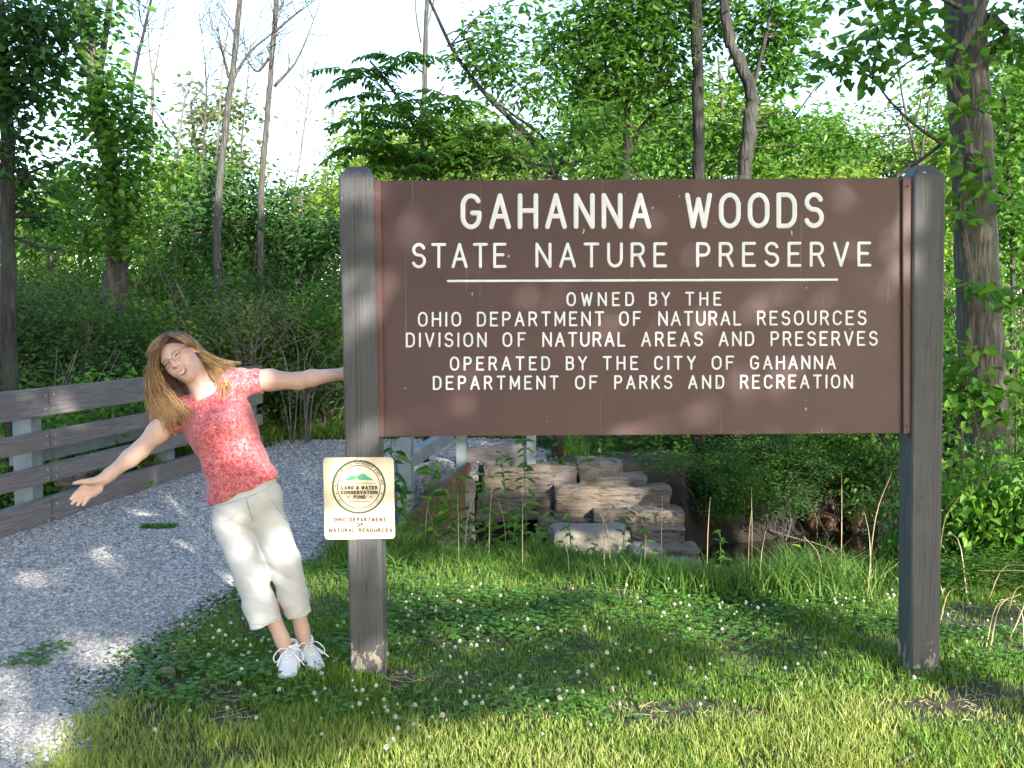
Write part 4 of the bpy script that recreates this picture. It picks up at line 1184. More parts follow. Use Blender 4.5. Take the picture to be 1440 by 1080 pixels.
for lab, d, pl_, r0, r1, brs, bk in bare:
    def br_extra(t, pl_=pl_, d=d, brs=brs, bk=bk):
        m = MB()
        for lst in [pl_] + brs:
            c = smooth_path([P(a, b, d) for a, b in lst], 10)
            for q in range(int(14 if lst is pl_ else 7)):
                i_ = RNG.integers(len(c) // 2 if lst is pl_ else 2, len(c) - 1)
                if c[i_][2] < 3.0: continue
                dr = unit(np.array([RNG.normal(0, 1), RNG.normal(0, .6), RNG.uniform(.5, 1.6)])); L_ = RNG.uniform(.35, 1.1)
                e = c[i_] + dr * L_; sp = smooth_path([c[i_], c[i_] + dr * L_ * .5 + RNG.normal(0, .05, 3), e + [0, 0, .15 * L_]], 3)
                m.tube(sp, np.linspace(.009, .003, len(sp)), 3, cap=False)
                for z_i in range(3):
                    k_ = sp[RNG.integers(2, len(sp))]; m.tube([k_, k_ + unit(dr + RNG.normal(0, .6, 3)) * L_ * RNG.uniform(.2, .5)], [.005, .002], 3, cap=False)
        m.build('twig_spray', M[bk], t)
    tree('bare_tree', lab, 'tree', [(pp(pl_, d), r0 * .82, r1 * .8)] + [(pp(b_, d, 'none'), max(.012, r1 * .6), .005) for b_ in brs], None, bark=bk, group=BARE_G, sides=7, extra=br_extra)
# thin trees above the sign
tree('slender_tree', 'slender straight grey trunk rising above the sign near the left post with two thin companions', 'tree',
     [(pp([(594, 260), (597, 100), (602, -40)], 15), .05, .035), (pp([(592, 60), (585, 20), (584, -20)], 15, 'none'), .014, .008), (pp([(600, 40), (608, 10), (614, -20)], 15, 'none'), .014, .008)],
     [bl(610, 170, 15, 25, 8), bl(590, 215, 15, 30, 8)], 'leaf_light', 'bark_gray', 10, .16, .10, .05)
tree('pinnate_leaved_tree', 'young tree with feathery drooping compound leaves just above the left end of the sign', 'tree',
     [(pp([(598, 250), (575, 165), (540, 110), (520, 85)], 11), .03, .012), (pp([(590, 200), (550, 205), (520, 215)], 11, 'none'), .014, .006), (pp([(580, 175), (610, 140), (625, 120)], 11, 'none'), .012, .006), (pp([(595, 230), (640, 200), (670, 190)], 11, 'none'), .012, .006)],
     [bl(520, 100, 11, 26, 3, 16), bl(570, 88, 10.8, 20, 2, 14), bl(512, 150, 11.2, 24, 3, 26), bl(572, 150, 10.7, 26, 3, 30), bl(608, 180, 11.3, 30, 4, 30), bl(535, 205, 10.8, 36, 5, 26), bl(620, 222, 11.3, 50, 7, 24), bl(668, 200, 11, 40, 5, 30), bl(560, 235, 11, 50, 5, 20), bl(640, 150, 11.5, 26, 3, 24)],
     'leaf_mid', 'bark_dark', 4, .42, .12, .05, pin=True, tw=.9, twr=.010)
tree('spreading_tree', 'dark limbed tree spreading wide arching branches above the middle of the sign', 'tree',
     [(pp([(785, 330), (783, 252)], 11.5), .06, .05), (pp([(783, 252), (745, 195), (690, 140), (640, 75), (595, -20)], 11.5, 'none'), .042, .016), (pp([(782, 240), (765, 195), (720, 160), (680, 130)], 11.5, 'none'), .026, .010), (pp([(786, 240), (812, 200), (858, 178)], 11.5, 'none'), .022, .008), (pp([(640, 75), (620, 85), (615, 80)], 11.5, 'none'), .014, .006), (pp([(780, 250), (800, 205), (806, 170)], 11.5, 'none'), .022, .008)],
     [bl(690, 60, 11.6, 42, 34), bl(660, 90, 11.6, 32, 16), bl(700, 100, 11.4, 32, 20), bl(745, 120, 11.5, 34, 22), bl(660, 200, 11.3, 46, 26, 24), bl(720, 220, 11.2, 50, 30, 22), bl(780, 200, 11.6, 40, 24), bl(830, 170, 11.4, 34, 20), bl(735, 15, 11.8, 24, 8), bl(640, 235, 11.2, 45, 22, 16), bl(850, 230, 11.2, 40, 18, 18)],
     'leaf_mid', 'bark_dark', 12, .16, .10, .045)
tree('dense_tree', 'dense dark green tree filling the sky above the right half of the sign', 'tree',
     [(pp([(880, 300), (880, 215), (882, 130), (868, 60), (855, -40)], 12.5), .06, .03), (pp([(882, 220), (905, 175), (940, 145), (985, 130)], 12.5, 'none'), .032, .014), (pp([(930, 150), (938, 110), (940, 70)], 12.5, 'none'), .016, .006), (pp([(880, 140), (850, 110), (820, 95)], 12.5, 'none'), .018, .008), (pp([(872, 60), (900, 20), (910, -20)], 12.5, 'none'), .02, .01)],
     [bl(830, 40, 12.4, 60, 90), bl(890, 20, 12.3, 62, 95), bl(800, 95, 12.3, 44, 44), bl(870, 95, 12.2, 50, 60), bl(930, 60, 12.2, 48, 55), bl(780, 60, 12.5, 34, 20), bl(810, 140, 12.4, 34, 24), bl(900, 140, 12.4, 34, 22), bl(840, 170, 12.2, 36, 24), bl(950, 110, 12.4, 36, 28), bl(940, 10, 12.4, 44, 44), bl(965, 180, 12.4, 30, 14)],
     'leaf_mid', 'bark_dark', 13, .16, .10, .05)
tree('dark_trunk_tree', 'straight dark ridged trunk standing behind the sign right of its middle', 'tree',
     [(pp([(983, 300), (981, 150), (977, -60)], 12.0), .078, .068)],
     [bl(975, -20, 12.2, 50, 18), bl(1000, 60, 12.4, 26, 8)], 'leaf_mid', 'bark_dark', 12, .16, .10, .05)
tree('crooked_tree', 'crooked grey trunk bending left above the sign with a swollen knot', 'tree',
     [(pp([(1046, 320), (1047, 240), (1055, 170), (1056, 130), (1040, 88), (1024, 45), (1014, -50)], 11.9), .092, .06), (pp([(1056, 130), (1075, 60), (1090, -20)], 11.9, 'none'), .03, .014)],
     [bl(1085, 50, 12.5, 46, 48), bl(1110, 15, 12.1, 40, 30), bl(1075, 95, 12.3, 32, 22), bl(1100, 75, 12.5, 34, 20), bl(1010, 30, 12.5, 30, 18), bl(1050, 5, 12.1, 34, 22), bl(1085, 180, 12.5, 50, 34, 24), bl(1130, 190, 12.5, 48, 30, 26), bl(1010, 200, 12.5, 40, 24, 26), bl(1170, 210, 12.1, 44, 24, 22), bl(1060, 225, 12.3, 50, 24, 16), bl(1125, 100, 12.1, 18, 6)],
     'leaf_mid', 'bark_dark', 12, .16, .105, .055, knob=.1, tw=.08)
# big trunk on the right with a liana
def big_extra(t):
    d = 7.55
    m = MB()
    for lst, r0, r1 in [([(1352, 700), (1350, 600), (1362, 480), (1365, 400), (1352, 300), (1362, 220), (1350, 150), (1338, 112), (1352, 70), (1378, 20), (1392, -40)], .034, .034)]:
        sp = smooth_path([P(a, b, d - .07) for a, b in lst], 6); m.tube(sp, np.linspace(r0, r1, len(sp)) * (1 + .08 * RNG.normal(0, 1, len(sp))), 8)
    m.build('liana', M['twig'], t, smooth=True)
    m = MB()
    cl = clusters([bl(1375, 150, d - .25, 20, 4), bl(1345, 205, d - .2, 26, 5), bl(1340, 90, d - .2, 24, 4), bl(1370, 260, d - .25, 30, 5), bl(1345, 300, d - .2, 28, 5), bl(1390, 410, d - .3, 40, 8, 12), bl(1360, 500, d - .2, 24, 6), bl(1370, 560, d - .3, 30, 12), bl(1395, 570, d - .3, 26, 8), bl(1345, 555, d - .2, 20, 6), bl(1400, 300, d, 28, 4)])
    foliage(m, cl, 7, .09, .10, .08); m.build('vine_leaves', [M['leaf_vine']], t)
tree('big_tree', 'thick ridged trunk wound by a woody vine behind the right sign post', 'tree',
     [(pp([(1388, 650), (1378, 480), (1372, 330), (1366, 180), (1358, 60), (1352, -80)], 7.75, 1382), .175, .145), (pp([(1330, 205), (1290, 178), (1250, 140), (1226, 105)], 7.7, 'none'), .016, .006), (pp([(1340, 190), (1280, 235), (1220, 262), (1160, 248)], 7.9, 'none'), .018, .006), (pp([(1270, 160), (1262, 185), (1225, 195)], 7.7, 'none'), .008, .004), (pp([(1350, 10), (1300, -10), (1240, 5)], 7.4, 'none'), .02, .008), (pp([(1390, 20), (1412, 40), (1445, 70)], 7.7, 'none'), .04, .02)],
     [bl(1185, 75, 7.2, 26, 9, 16), bl(1210, 95, 7.2, 16, 5), bl(1240, 45, 7.3, 24, 7), bl(1275, 30, 7.3, 26, 7), bl(1305, 62, 7.4, 18, 5), bl(1420, 60, 7.6, 24, 10), bl(1425, 20, 7.6, 24, 8), bl(1200, -5, 7.4, 30, 8, 10), bl(1280, 5, 7.5, 30, 6, 12)],
     'leaf_mid', 'bark_light', 9, .10, .10, .062, extra=big_extra, knob=.018, sides=16)
tree('thin_tree', 'thin pale stemmed tree with a clear gap of sky beside it near the right post', 'tree',
     [(pp([(1296, 330), (1294, 240), (1306, 150), (1320, 60)], 13), .03, .010), (pp([(1294, 240), (1272, 150), (1258, 60)], 13, 'none'), .022, .008), (pp([(1282, 200), (1300, 110), (1290, 80)], 13, 'none'), .012, .006)],
     [bl(1270, 100, 13, 30, 8), bl(1310, 130, 13, 34, 14), bl(1240, 180, 13.5, 40, 20), bl(1290, 215, 13.4, 44, 26, 30)], 'leaf_light', 'bark_gray', 10, .16, .09, .045)
tree('leafy_sapling', 'leafy sapling at the right edge behind the thick vine wound trunk', 'tree',
     [(pp([(1425, 420), (1418, 260), (1412, 120)], 9.5), .03, .012), (pp([(1420, 300), (1395, 240), (1380, 220)], 9.5, 'none'), .014, .006)],
     [bl(1420, 170, 9.6, 40, 26), bl(1410, 240, 9.5, 38, 26), bl(1430, 320, 9.4, 40, 30), bl(1410, 110, 9.6, 30, 12), bl(1400, 200, 9.7, 30, 12)], 'leaf_mid', 'bark_dark', 11, .13, .09, .055)

for lab, px, d, bls, lf in [
    ('broad leaved young tree with rounded crown right of the ivy clad trunk', 310, 17, [(305, 262, 40, 40), (340, 285, 42, 40), (280, 305, 44, 40), (330, 330, 50, 44), (255, 340, 40, 30)], 'leaf_dark'),
    ('low wide leafy tree behind the woman, left of the sign post', 425, 17.5, [(400, 305, 42, 40), (440, 325, 42, 38), (380, 335, 40, 34), (460, 350, 40, 34), (420, 355, 44, 34)], 'leaf_dark'),
    ('pale leafed small tree just right of the ivy clad trunk', 230, 18, [(225, 265, 36, 30), (250, 300, 38, 32), (215, 320, 40, 34), (240, 230, 24, 14)], 'leaf_light'),
    ('leafy young tree left of the ivy clad trunk above the railing', 70, 17, [(60, 300, 40, 34), (95, 320, 42, 36), (40, 345, 42, 36), (85, 270, 30, 18)], 'leaf_mid'),
    ('sunlit small tree close behind the left sign post', 478, 20, [(470, 270, 34, 26), (490, 300, 36, 28), (455, 315, 36, 26)], 'leaf_light')]:
    tree('young_tree', lab, 'tree', [(pp([(px, 420), (px + 4, 330), (px - 3, 270)], d), .05, .02)], [bl(a, b, d + RNG.normal(0, .4), r, n) for a, b, r, n in bls], lf, 'bark_gray', 12, .18, .12, .065, tw=.3, twr=.012)
# --- background wood: four kinds of tree, copied
def proto_tree(leaf, h, seedn, rw):
    z0 = h * .38
    tr = [np.array([0, 0, -.3]), np.array([.1, 0, h * .35]), np.array([-.1, .1, h * .7]), np.array([0, 0, h * .95])]
    lb = []
    for q in range(5):
        a = q * 2.4 + seedn; zz = h * (.35 + .1 * q); rr = rw * RNG.uniform(.5, .9)
        lb.append(([[0, 0, zz], [rr * .5 * math.cos(a), rr * .5 * math.sin(a), zz + .5], [rr * math.cos(a), rr * math.sin(a), zz + 1.1]], .04, .012))
    blobs = []
    for q in range(11):
        a = RNG.uniform(0, 6.28); zz = RNG.uniform(.3, .98) * h; rr = rw * (1.05 - .65 * abs(zz / h - .55) * 2) * RNG.uniform(.35, .8)
        blobs.append((np.array([rr * math.cos(a), rr * math.sin(a), zz]), (rw * .42, rw * .42, h * .10), 34))
    return tree('woodland_tree', None, 'tree', [(tr, .13, .03)] + lb, blobs, leaf, 'bark_gray', 13, .24, .17, .10, tw=.3, twr=.018, sides=7)
PT = [proto_tree('leaf_light', 8.0, 1, 2.3), proto_tree('leaf_mid', 8.5, 2, 2.6), proto_tree('leaf_light', 9.5, 3, 2.0), proto_tree('leaf_olive', 7.0, 4, 2.2)]
PT_LAB = ['bright yellow green tree in the sunlit wood behind', 'mid green rounded tree in the wood behind', 'tall narrow yellow green tree in the wood behind', 'olive green low tree in the wood behind']
PLACE = [  # px, depth, top py, kind
    (30, 24, 270, 0), (95, 27, 235, 1), (165, 25, 255, 0), (60, 34, 250, 2), (232, 27, 175, 1), (285, 31, 225, 2), (345, 27, 262, 1), (400, 25, 285, 0), (450, 23, 270, 3), (470, 31, 245, 0),
    (275, 36, 140, 3), (515, 27, 142, 0), (545, 22, 192, 2), (620, 30, 122, 0), (640, 23, 197, 3), (700, 27, 142, 2), (745, 22, 207, 0), (800, 28, 122, 1), (850, 24, 162, 2), (905, 30, 92, 0), (950, 23, 112, 1), (1005, 27, 72, 0), (1030, 21, 152, 2),
    (1085, 28, 102, 1), (1120, 22, 192, 0), (1165, 30, 162, 2), (1200, 24, 197, 0), (1250, 27, 182, 2), (1300, 23, 187, 0), (1345, 30, 100, 1), (1400, 24, 70, 1), (1440, 29, 50, 0), (1480, 24, 20, 1), (-40, 26, 180, 1), (1560, 27, 60, 2), (-170, 24, 150, 0), (-300, 26, 130, 1), (-430, 24, 150, 0)]
used = set()
for px, d, top, kd in PLACE:
    hh = P(px, top, d)[2]; b = base(px, d)
    src = PT[kd]
    o = src if kd not in used else copy_tree(src)
    used.add(kd)
    s_ = hh / [8.0, 8.5, 9.5, 7.0][kd]
    o.location = b; o.scale = (max(s_, .7) * RNG.uniform(.85, 1.1), max(s_, .7) * RNG.uniform(.85, 1.1), s_); o.rotation_euler = (0, 0, RNG.uniform(0, 6.28))
    tag(o, PT_LAB[kd], 'tree', ['bright trees of the wood behind', 'mid green trees of the wood behind', 'tall narrow trees of the wood behind', 'olive trees of the wood behind'][kd])

# --- shrubs
def proto_shrub(name, leaf, R, h, n, per, L, W, sp, stems=9, pale=False):
    blobs = []
    for q in range(9):
        a = RNG.uniform(0, 6.28); r_ = R * RNG.uniform(.15, .75); zz = h * RNG.uniform(.18, .8)
        blobs.append((np.array([r_ * math.cos(a), r_ * math.sin(a), zz]), (R * .42, R * .42, h * .26), n // 9))
    ps = []
    for q in range(stems):
        a = RNG.uniform(0, 6.28); r_ = R * RNG.uniform(.4, 1.0)
        ps.append((np.array([[.1 * math.cos(a), .1 * math.sin(a), -.15], [r_ * .4 * math.cos(a), r_ * .4 * math.sin(a), h * .5], [r_ * math.cos(a + .3), r_ * math.sin(a + .3), h * RNG.uniform(.7, 1.1)]]), .014, .005))
    t = thing(name, (0, 0, 0), None, 'shrub')
    m = MB(); spp = []
    for pts, r0, r1 in ps:
        s2 = smooth_path(pts, 5); spp.append((s2, r0, r1)); m.tube(s2, np.linspace(r0, r1, len(s2)), 5)
    m.build('stem', M['bark_pale' if pale else 'twig'], t)
    cl = clusters(blobs); m = MB(); foliage(m, cl, per, sp, L, W); twigs(m, cl, spp, .35, .006); m.build('foliage', [M[leaf], M['twig']], t)
    return t
SH = [proto_shrub('shrub', 'leaf_dark', 1.5, 2.4, 430, 12, .075, .045, .13), proto_shrub('shrub', 'leaf_mid', 1.4, 2.2, 400, 12, .075, .042, .12), proto_shrub('shrub', 'leaf_olive', 1.3, 2.0, 330, 11, .06, .03, .11, 14, True), proto_shrub('shrub', 'leaf_vine', 1.0, 1.5, 300, 10, .085, .06, .11)]
SHN = ['dark green', 'mid green', 'olive twiggy', 'fresh green large leaved']
def put_shrub(kd, px, d, top, label=None, wd=1.0, dz=0.0, group=None, za=None):
    key = ('s', kd)
    src = SH[kd]; o = src if key not in used else copy_tree(src); used.add(key)
    b = base(px, d); b[2] += .12 + dz
    if za is not None: b[2] = za
    hh = P(px, top, d)[2] - b[2]
    s_ = hh / [2.4, 2.2, 2.0, 1.5][kd]
    o.location = b; o.scale = (wd * RNG.uniform(.9, 1.1), wd * RNG.uniform(.9, 1.1), s_); o.rotation_euler = (0, 0, RNG.uniform(0, 6.28))
    tag(o, label or SHN[kd] + ' shrub in the shady thicket behind the railing', 'shrub', group or SHN[kd] + ' shrubs in the thicket')
for kd, px, d, top in [(0, 20, 11.5, 420), (1, 70, 12.5, 415), (0, 120, 11.8, 430), (2, 150, 13.5, 400), (0, 190, 14, 410), (1, 235, 13, 415), (0, 275, 14.5, 380), (2, 320, 13.2, 400), (0, 350, 15, 370), (2, 395, 14.2, 415), (0, 430, 15.5, 388), (1, 465, 14.5, 400), (0, 500, 15.5, 400), (0, -30, 12, 400), (2, 60, 14.5, 370), (1, 10, 14.8, 378), (0, 110, 16, 368), (1, 300, 17, 338), (1, 200, 17.5, 348), (0, 250, 18, 328), (1, 380, 18.5, 338), (1, 340, 19, 310), (0, 420, 19, 348), (3, 460, 18, 378), (0, 150, 18.5, 338), (1, 40, 18.5, 348), (0, 480, 20, 348), (1, 90, 13.2, 470), (2, 30, 10.6, 500), (0, 350, 16.6, 430),
                       (3, 30, 9.6, 520), (1, 110, 10.2, 515), (0, 300, 13.6, 470), (1, 380, 14.0, 480), (0, 440, 14.3, 470), (0, -110, 12.5, 370), (1, -220, 13, 350), (0, -330, 13.5, 360)]:
    put_shrub(kd, px, d, top)
for kd, px, d, top in [(0, 620, 16, 400), (1, 700, 15.5, 430), (0, 780, 14.5, 470), (1, 850, 14.8, 450), (0, 930, 14.2, 470), (0, 1000, 13.8, 480), (1, 1080, 13.6, 470), (0, 1150, 13.4, 470), (1, 1230, 13.0, 440), (0, 1300, 12.6, 400), (1, 1420, 11.5, 360), (0, 1380, 12.5, 380), (1, 1460, 9.5, 380)]:
    put_shrub(kd, px, d, top, SHN[kd] + ' shrub in the shade behind the sign', group=SHN[kd] + ' shrubs behind the sign')
for kd, px, d, top in [(0, 985, 12.2, 600), (0, 1050, 12.4, 600), (1, 1020, 12.0, 620), (1, 1110, 12.4, 605), (0, 1170, 12.3, 610), (1, 1230, 12.0, 600), (0, 1085, 12.9, 580), (1, 960, 12.9, 590), (0, 1200, 12.9, 585), (0, 910, 12.4, 615), (1, 840, 12.6, 610), (0, 790, 12.8, 600)]:
    put_shrub(kd, px, d, top, SHN[kd] + ' bush overhanging the far bank of the creek', .55, dz=-.15, group=SHN[kd] + ' bushes over the creek bank')
for kd, px, d, top, za in [(1, 985, 11.1, 635, -.30), (0, 1000, 10.9, 650, -.62), (1, 1045, 11.0, 655, -.68), (0, 1090, 11.2, 660, -.66), (0, 1035, 11.3, 625, -.38), (1, 1085, 11.5, 620, -.42), (0, 1130, 11.6, 625, -.30), (1, 1175, 11.8, 620, -.3), (0, 1220, 11.8, 625, -.3), (1, 1255, 11.6, 620, -.4), (0, 1060, 11.9, 600, -.2), (1, 1150, 12.0, 595, -.2)]:
    put_shrub(kd, px, d, top, SHN[kd] + ' bush overhanging the far bank of the creek', .46, group=SHN[kd] + ' bushes over the creek bank', za=za)
put_shrub(3, 1212, 6.15, 765, 'low leafy bush on the near creek bank left of the right post', .26, group='bushes by the right post')
put_shrub(1, 1165, 6.3, 805, 'small spreading bush at the water side left of the right post', .2, group='bushes by the right post')
put_shrub(3, 1262, 6.6, 665, 'tall leafy bush directly behind the right sign post', .24, group='bushes by the right post')
put_shrub(3, 1395, 6.3, 640, 'large fresh green bush right of the right sign post', .62, group='bushes by the right post')
put_shrub(3, 1450, 6.0, 560, 'tall fresh green bush cut by the right edge of the photo', .6, group='bushes by the right post')
put_shrub(1, 1370, 6.9, 600, 'bush hiding the foot of the thick vine wound trunk', .5, group='bushes by the right post')
put_shrub(1, 1425, 5.6, 770, 'low bush at the right edge above the bare soil', .38, group='bushes by the right post')
put_shrub(0, 1345, 5.9, 800, 'low dark bush at the edge of the bare soil beside the right post', .36, group='bushes by the right post')

# bare arching twigs in the thicket
tw_spots = [(350, 12.6, 400, 14), (420, 12.8, 410, 13), (130, 11.5, 430, 10), (300, 12.8, 420, 8), (455, 14.5, 480, 5)]
for q, (px, d, top, n) in enumerate(tw_spots):
    b = base(px, d); hh = P(px, top, d)[2]
    t = thing('bare_bush', b, ['arching bush of bare pale twigs above the smiling woman', 'bare twiggy bush halfway between the woman and the left sign post', 'bare grey twigs beside the foot of the ivy clad trunk', 'few bare arching canes just right of the ivy clad trunk', 'upright bare canes next to the left sign post'][q], 'bush')
    for r_ in range(n):
        a = RNG.uniform(0, 6.28); L_ = RNG.uniform(.5, 1.1) * hh; sp = RNG.uniform(.2, 1.1)
        e = b + np.array([sp * math.cos(a), sp * .6 * math.sin(a), L_ * (1 - .25 * sp * RNG.random())])
        md = b + (e - b) * .5 + np.array([-.1 * math.cos(a), 0, .22 * L_])
        m = MB(); s2 = smooth_path([b + [.1 * math.cos(a), .1 * math.sin(a), 0], md, e], 6); m.tube(s2, np.linspace(.008, .0025, len(s2)), 4)
        for z_i in range(3):
            k_ = RNG.integers(4, len(s2) - 1); m.tube([s2[k_], s2[k_] + RNG.normal(0, .22, 3) + [0, 0, .12]], [.004, .002], 3, cap=False)
        m.build('cane', M['bark_pale'], t)
# far thicket closing the view low down
n = 34000
x = RNG.uniform(-24, 26, n); y = RNG.uniform(24, 42, n)
hmax = np.where(x < -4, 3.6, 5.2) * (.75 + .45 * vnoise(x, y * .3, .35, 101))
z = RNG.random(n) ** .8 * np.maximum(.5, hmax)
mb = MB(); mb.leaves(np.stack([x, y, z], -1), RNG.normal(0, 1, (n, 3)) * [1, 1, .5], np.array([0, 0, 1.0]) + RNG.normal(0, .6, (n, 3)), .30, .19)
tag(mb.build('far_woods', M['leaf_mid']), label='distant green thicket closing the view between the trunks', cat='woods', kind='stuff')
# low ground cover in the shade
n = 60000
x = RNG.uniform(-9, 9, n); y = RNG.uniform(9, 21, n)
k_ = (path_edge(x, y) < -.1) & ((lat(x, y) < -4.9) | (y > 10.9)) & (RNG.random(n) < .5 + .5 * vnoise(x, y, 1.2, 111)) & (ground_z(x, y) > -.45)
x, y = x[k_], y[k_]; n = len(x)
mb = MB(); mb.leaves(np.stack([x, y, ground_z(x, y) + RNG.random(n) ** 2 * .35], -1), RNG.normal(0, 1, (n, 3)) * [1, 1, .3], np.array([0, 0, 1.0]) + RNG.normal(0, .4, (n, 3)), .085, .05)
tag(mb.build('undergrowth', M['leaf_mid']), label='low leafy undergrowth on the shaded woodland floor', cat='undergrowth', kind='stuff')

# --- weeds by the creek wall
def weed(px, py_b, d, top, lab, n=14, L=.13, W=.035, lean=0.0, mat='leaf_mid', grp='tall weeds on the creek bank'):
    b = P(px, py_b, d); b[2] = float(ground_z(b[0], d)) - .03
    tp = P(px + lean, top, d)
    t = thing('tall_weed', b, lab, 'weed', grp)
    s2 = smooth_path([b, (b + tp) / 2 + RNG.normal(0, .02, 3), tp], 8)
    m = MB(); m.tube(s2, np.linspace(.006, .003, len(s2)), 5); m.build('stem', M['leaf_olive'], t)
    m = MB(); tt = np.linspace(.3, 1, n)
    idx = tt * (len(s2) - 1); C = np.stack([np.interp(idx, np.arange(len(s2)), s2[:, c]) for c in range(3)], -1)
    for q in range(3):
        a = np.arange(n) * 2.4 + q * 2.1 + RNG.normal(0, .3, n)
        kp = RNG.random(n) < .45 + .5 * tt
        D = np.stack([np.cos(a), np.sin(a), RNG.normal(.15, .35, n)], -1)
        m.leaves((C + RNG.normal(0, .012, (n, 3)))[kp], D[kp], (np.tile([0, 0, 1.0], (n, 1)) + RNG.normal(0, .35, (n, 3)))[kp], (L * (1.1 - .4 * tt) * RNG.uniform(.5, 1.15, n))[kp], W * .9, droop=.4)
    m.build('leaf_whorl', M[mat], t)
for q in range(16):
    px_w = [585, 600, 620, 640, 665, 700, 715, 735, 758, 772, 790, 810, 835, 860, 905, 1010][q]
    weed(px_w, 800, RNG.uniform(6.5, 7.1), RNG.uniform(715, 770), 'short leafy weed in the long grass below the stone wall', 9, .10, .028, RNG.normal(0, 8), ['leaf_mid', 'leaf_dark', 'leaf_vine'][q % 3], 'short weeds in the long bank grass')
for a in [(741, 800, 7.2, 608, 'tallest leafy weed stalk standing in front of the left end of the stone wall', 16, .15, .035, -5), (727, 800, 7.3, 640, 'leafy weed leaning beside the tallest stalk', 14, .13, .032, -22), (556, 790, 6.9, 600, 'broad leaved weed directly right of the cream plaque', 13, .17, .06, -6, 'leaf_dark'), (606, 790, 6.9, 655, 'weed with a pale stem in front of the rusty beam', 13, .15, .038, 0), (575, 790, 6.8, 680, 'short weed between the plaque and the pale stemmed weed', 11, .15, .045, -4),
          (655, 795, 7.1, 665, 'pointed leaved weed in front of the pale abutment slab', 13, .13, .03, -4), (676, 795, 7.2, 668, 'weed at the left end of the stone wall', 13, .13, .034, 2), (628, 800, 6.9, 690, 'low weed left of the pale abutment slab', 12, .14, .034, -3), (690, 805, 7.0, 720, 'bushy low weed under the stone wall', 12, .12, .03, 3), (1130, 835, 6.3, 770, 'single weed sprig by the dark water', 10, .08, .035, -3, 'leaf_vine')]:
    weed(*a)
# roots on the eroded bank
for q, (pl_, d, r) in enumerate([([(985, 658), (982, 690), (966, 705), (944, 712)], 11.4, .035), ([(1010, 700), (1000, 740), (990, 770)], 11.9, .012), ([(1060, 690), (1100, 700), (1112, 730), (1105, 760)], 11.8, .016), ([(1040, 710), (1055, 745), (1050, 775)], 11.7, .012), ([(1080, 745), (1130, 760), (1160, 765)], 11.6, .014), ([(1165, 690), (1172, 715), (1195, 722)], 11.9, .03), ([(1000, 690), (1040, 700), (1075, 735)], 11.8, .010), ([(1025, 715), (1020, 750), (1030, 770)], 11.7, .010)]):
    m = MB(); s2 = smooth_path([P(a, b, d - .12 * i_) for i_, (a, b) in enumerate(pl_)], 7); m.tube(s2, np.linspace(r, r * .5, len(s2)), 6)
    o = m.build('exposed_root', M['twig'], smooth=True)
    tag(o, ['thick curved root arching from the bank onto the stone wall corner', 'thin root hanging down the bank next to the stone wall', 'hooked root dangling over the middle of the dark water', 'short straight root below the eroded bank', 'root lying flat along the far waterline', 'stout root stub between the rust coloured rocks', 'long thin root crossing the eroded bank', 'fine root dropping to the water left of the hooked root'][q], 'root', 'roots on the eroded creek bank')
for q in range(20):
    a, b = RNG.uniform(985, 1200), RNG.uniform(678, 735); d0 = RNG.uniform(11.2, 11.7)
    ln_ = RNG.uniform(25, 65); dx_ = RNG.normal(0, 22)
    sp = smooth_path([P(a, b, d0), P(a + dx_ * .4, b + ln_ * .5, d0 - .10), P(a + dx_, b + ln_, d0 - RNG.uniform(.05, .25))], 5)
    m = MB(); m.tube(sp, np.linspace(RNG.uniform(.006, .013), .003, len(sp)), 4)
    tag(m.build('hanging_root', M['bark_dark' if q % 3 else 'twig']), 'fine rootlet hanging down the dark eroded creek bank', 'root', 'fine rootlets on the creek bank')

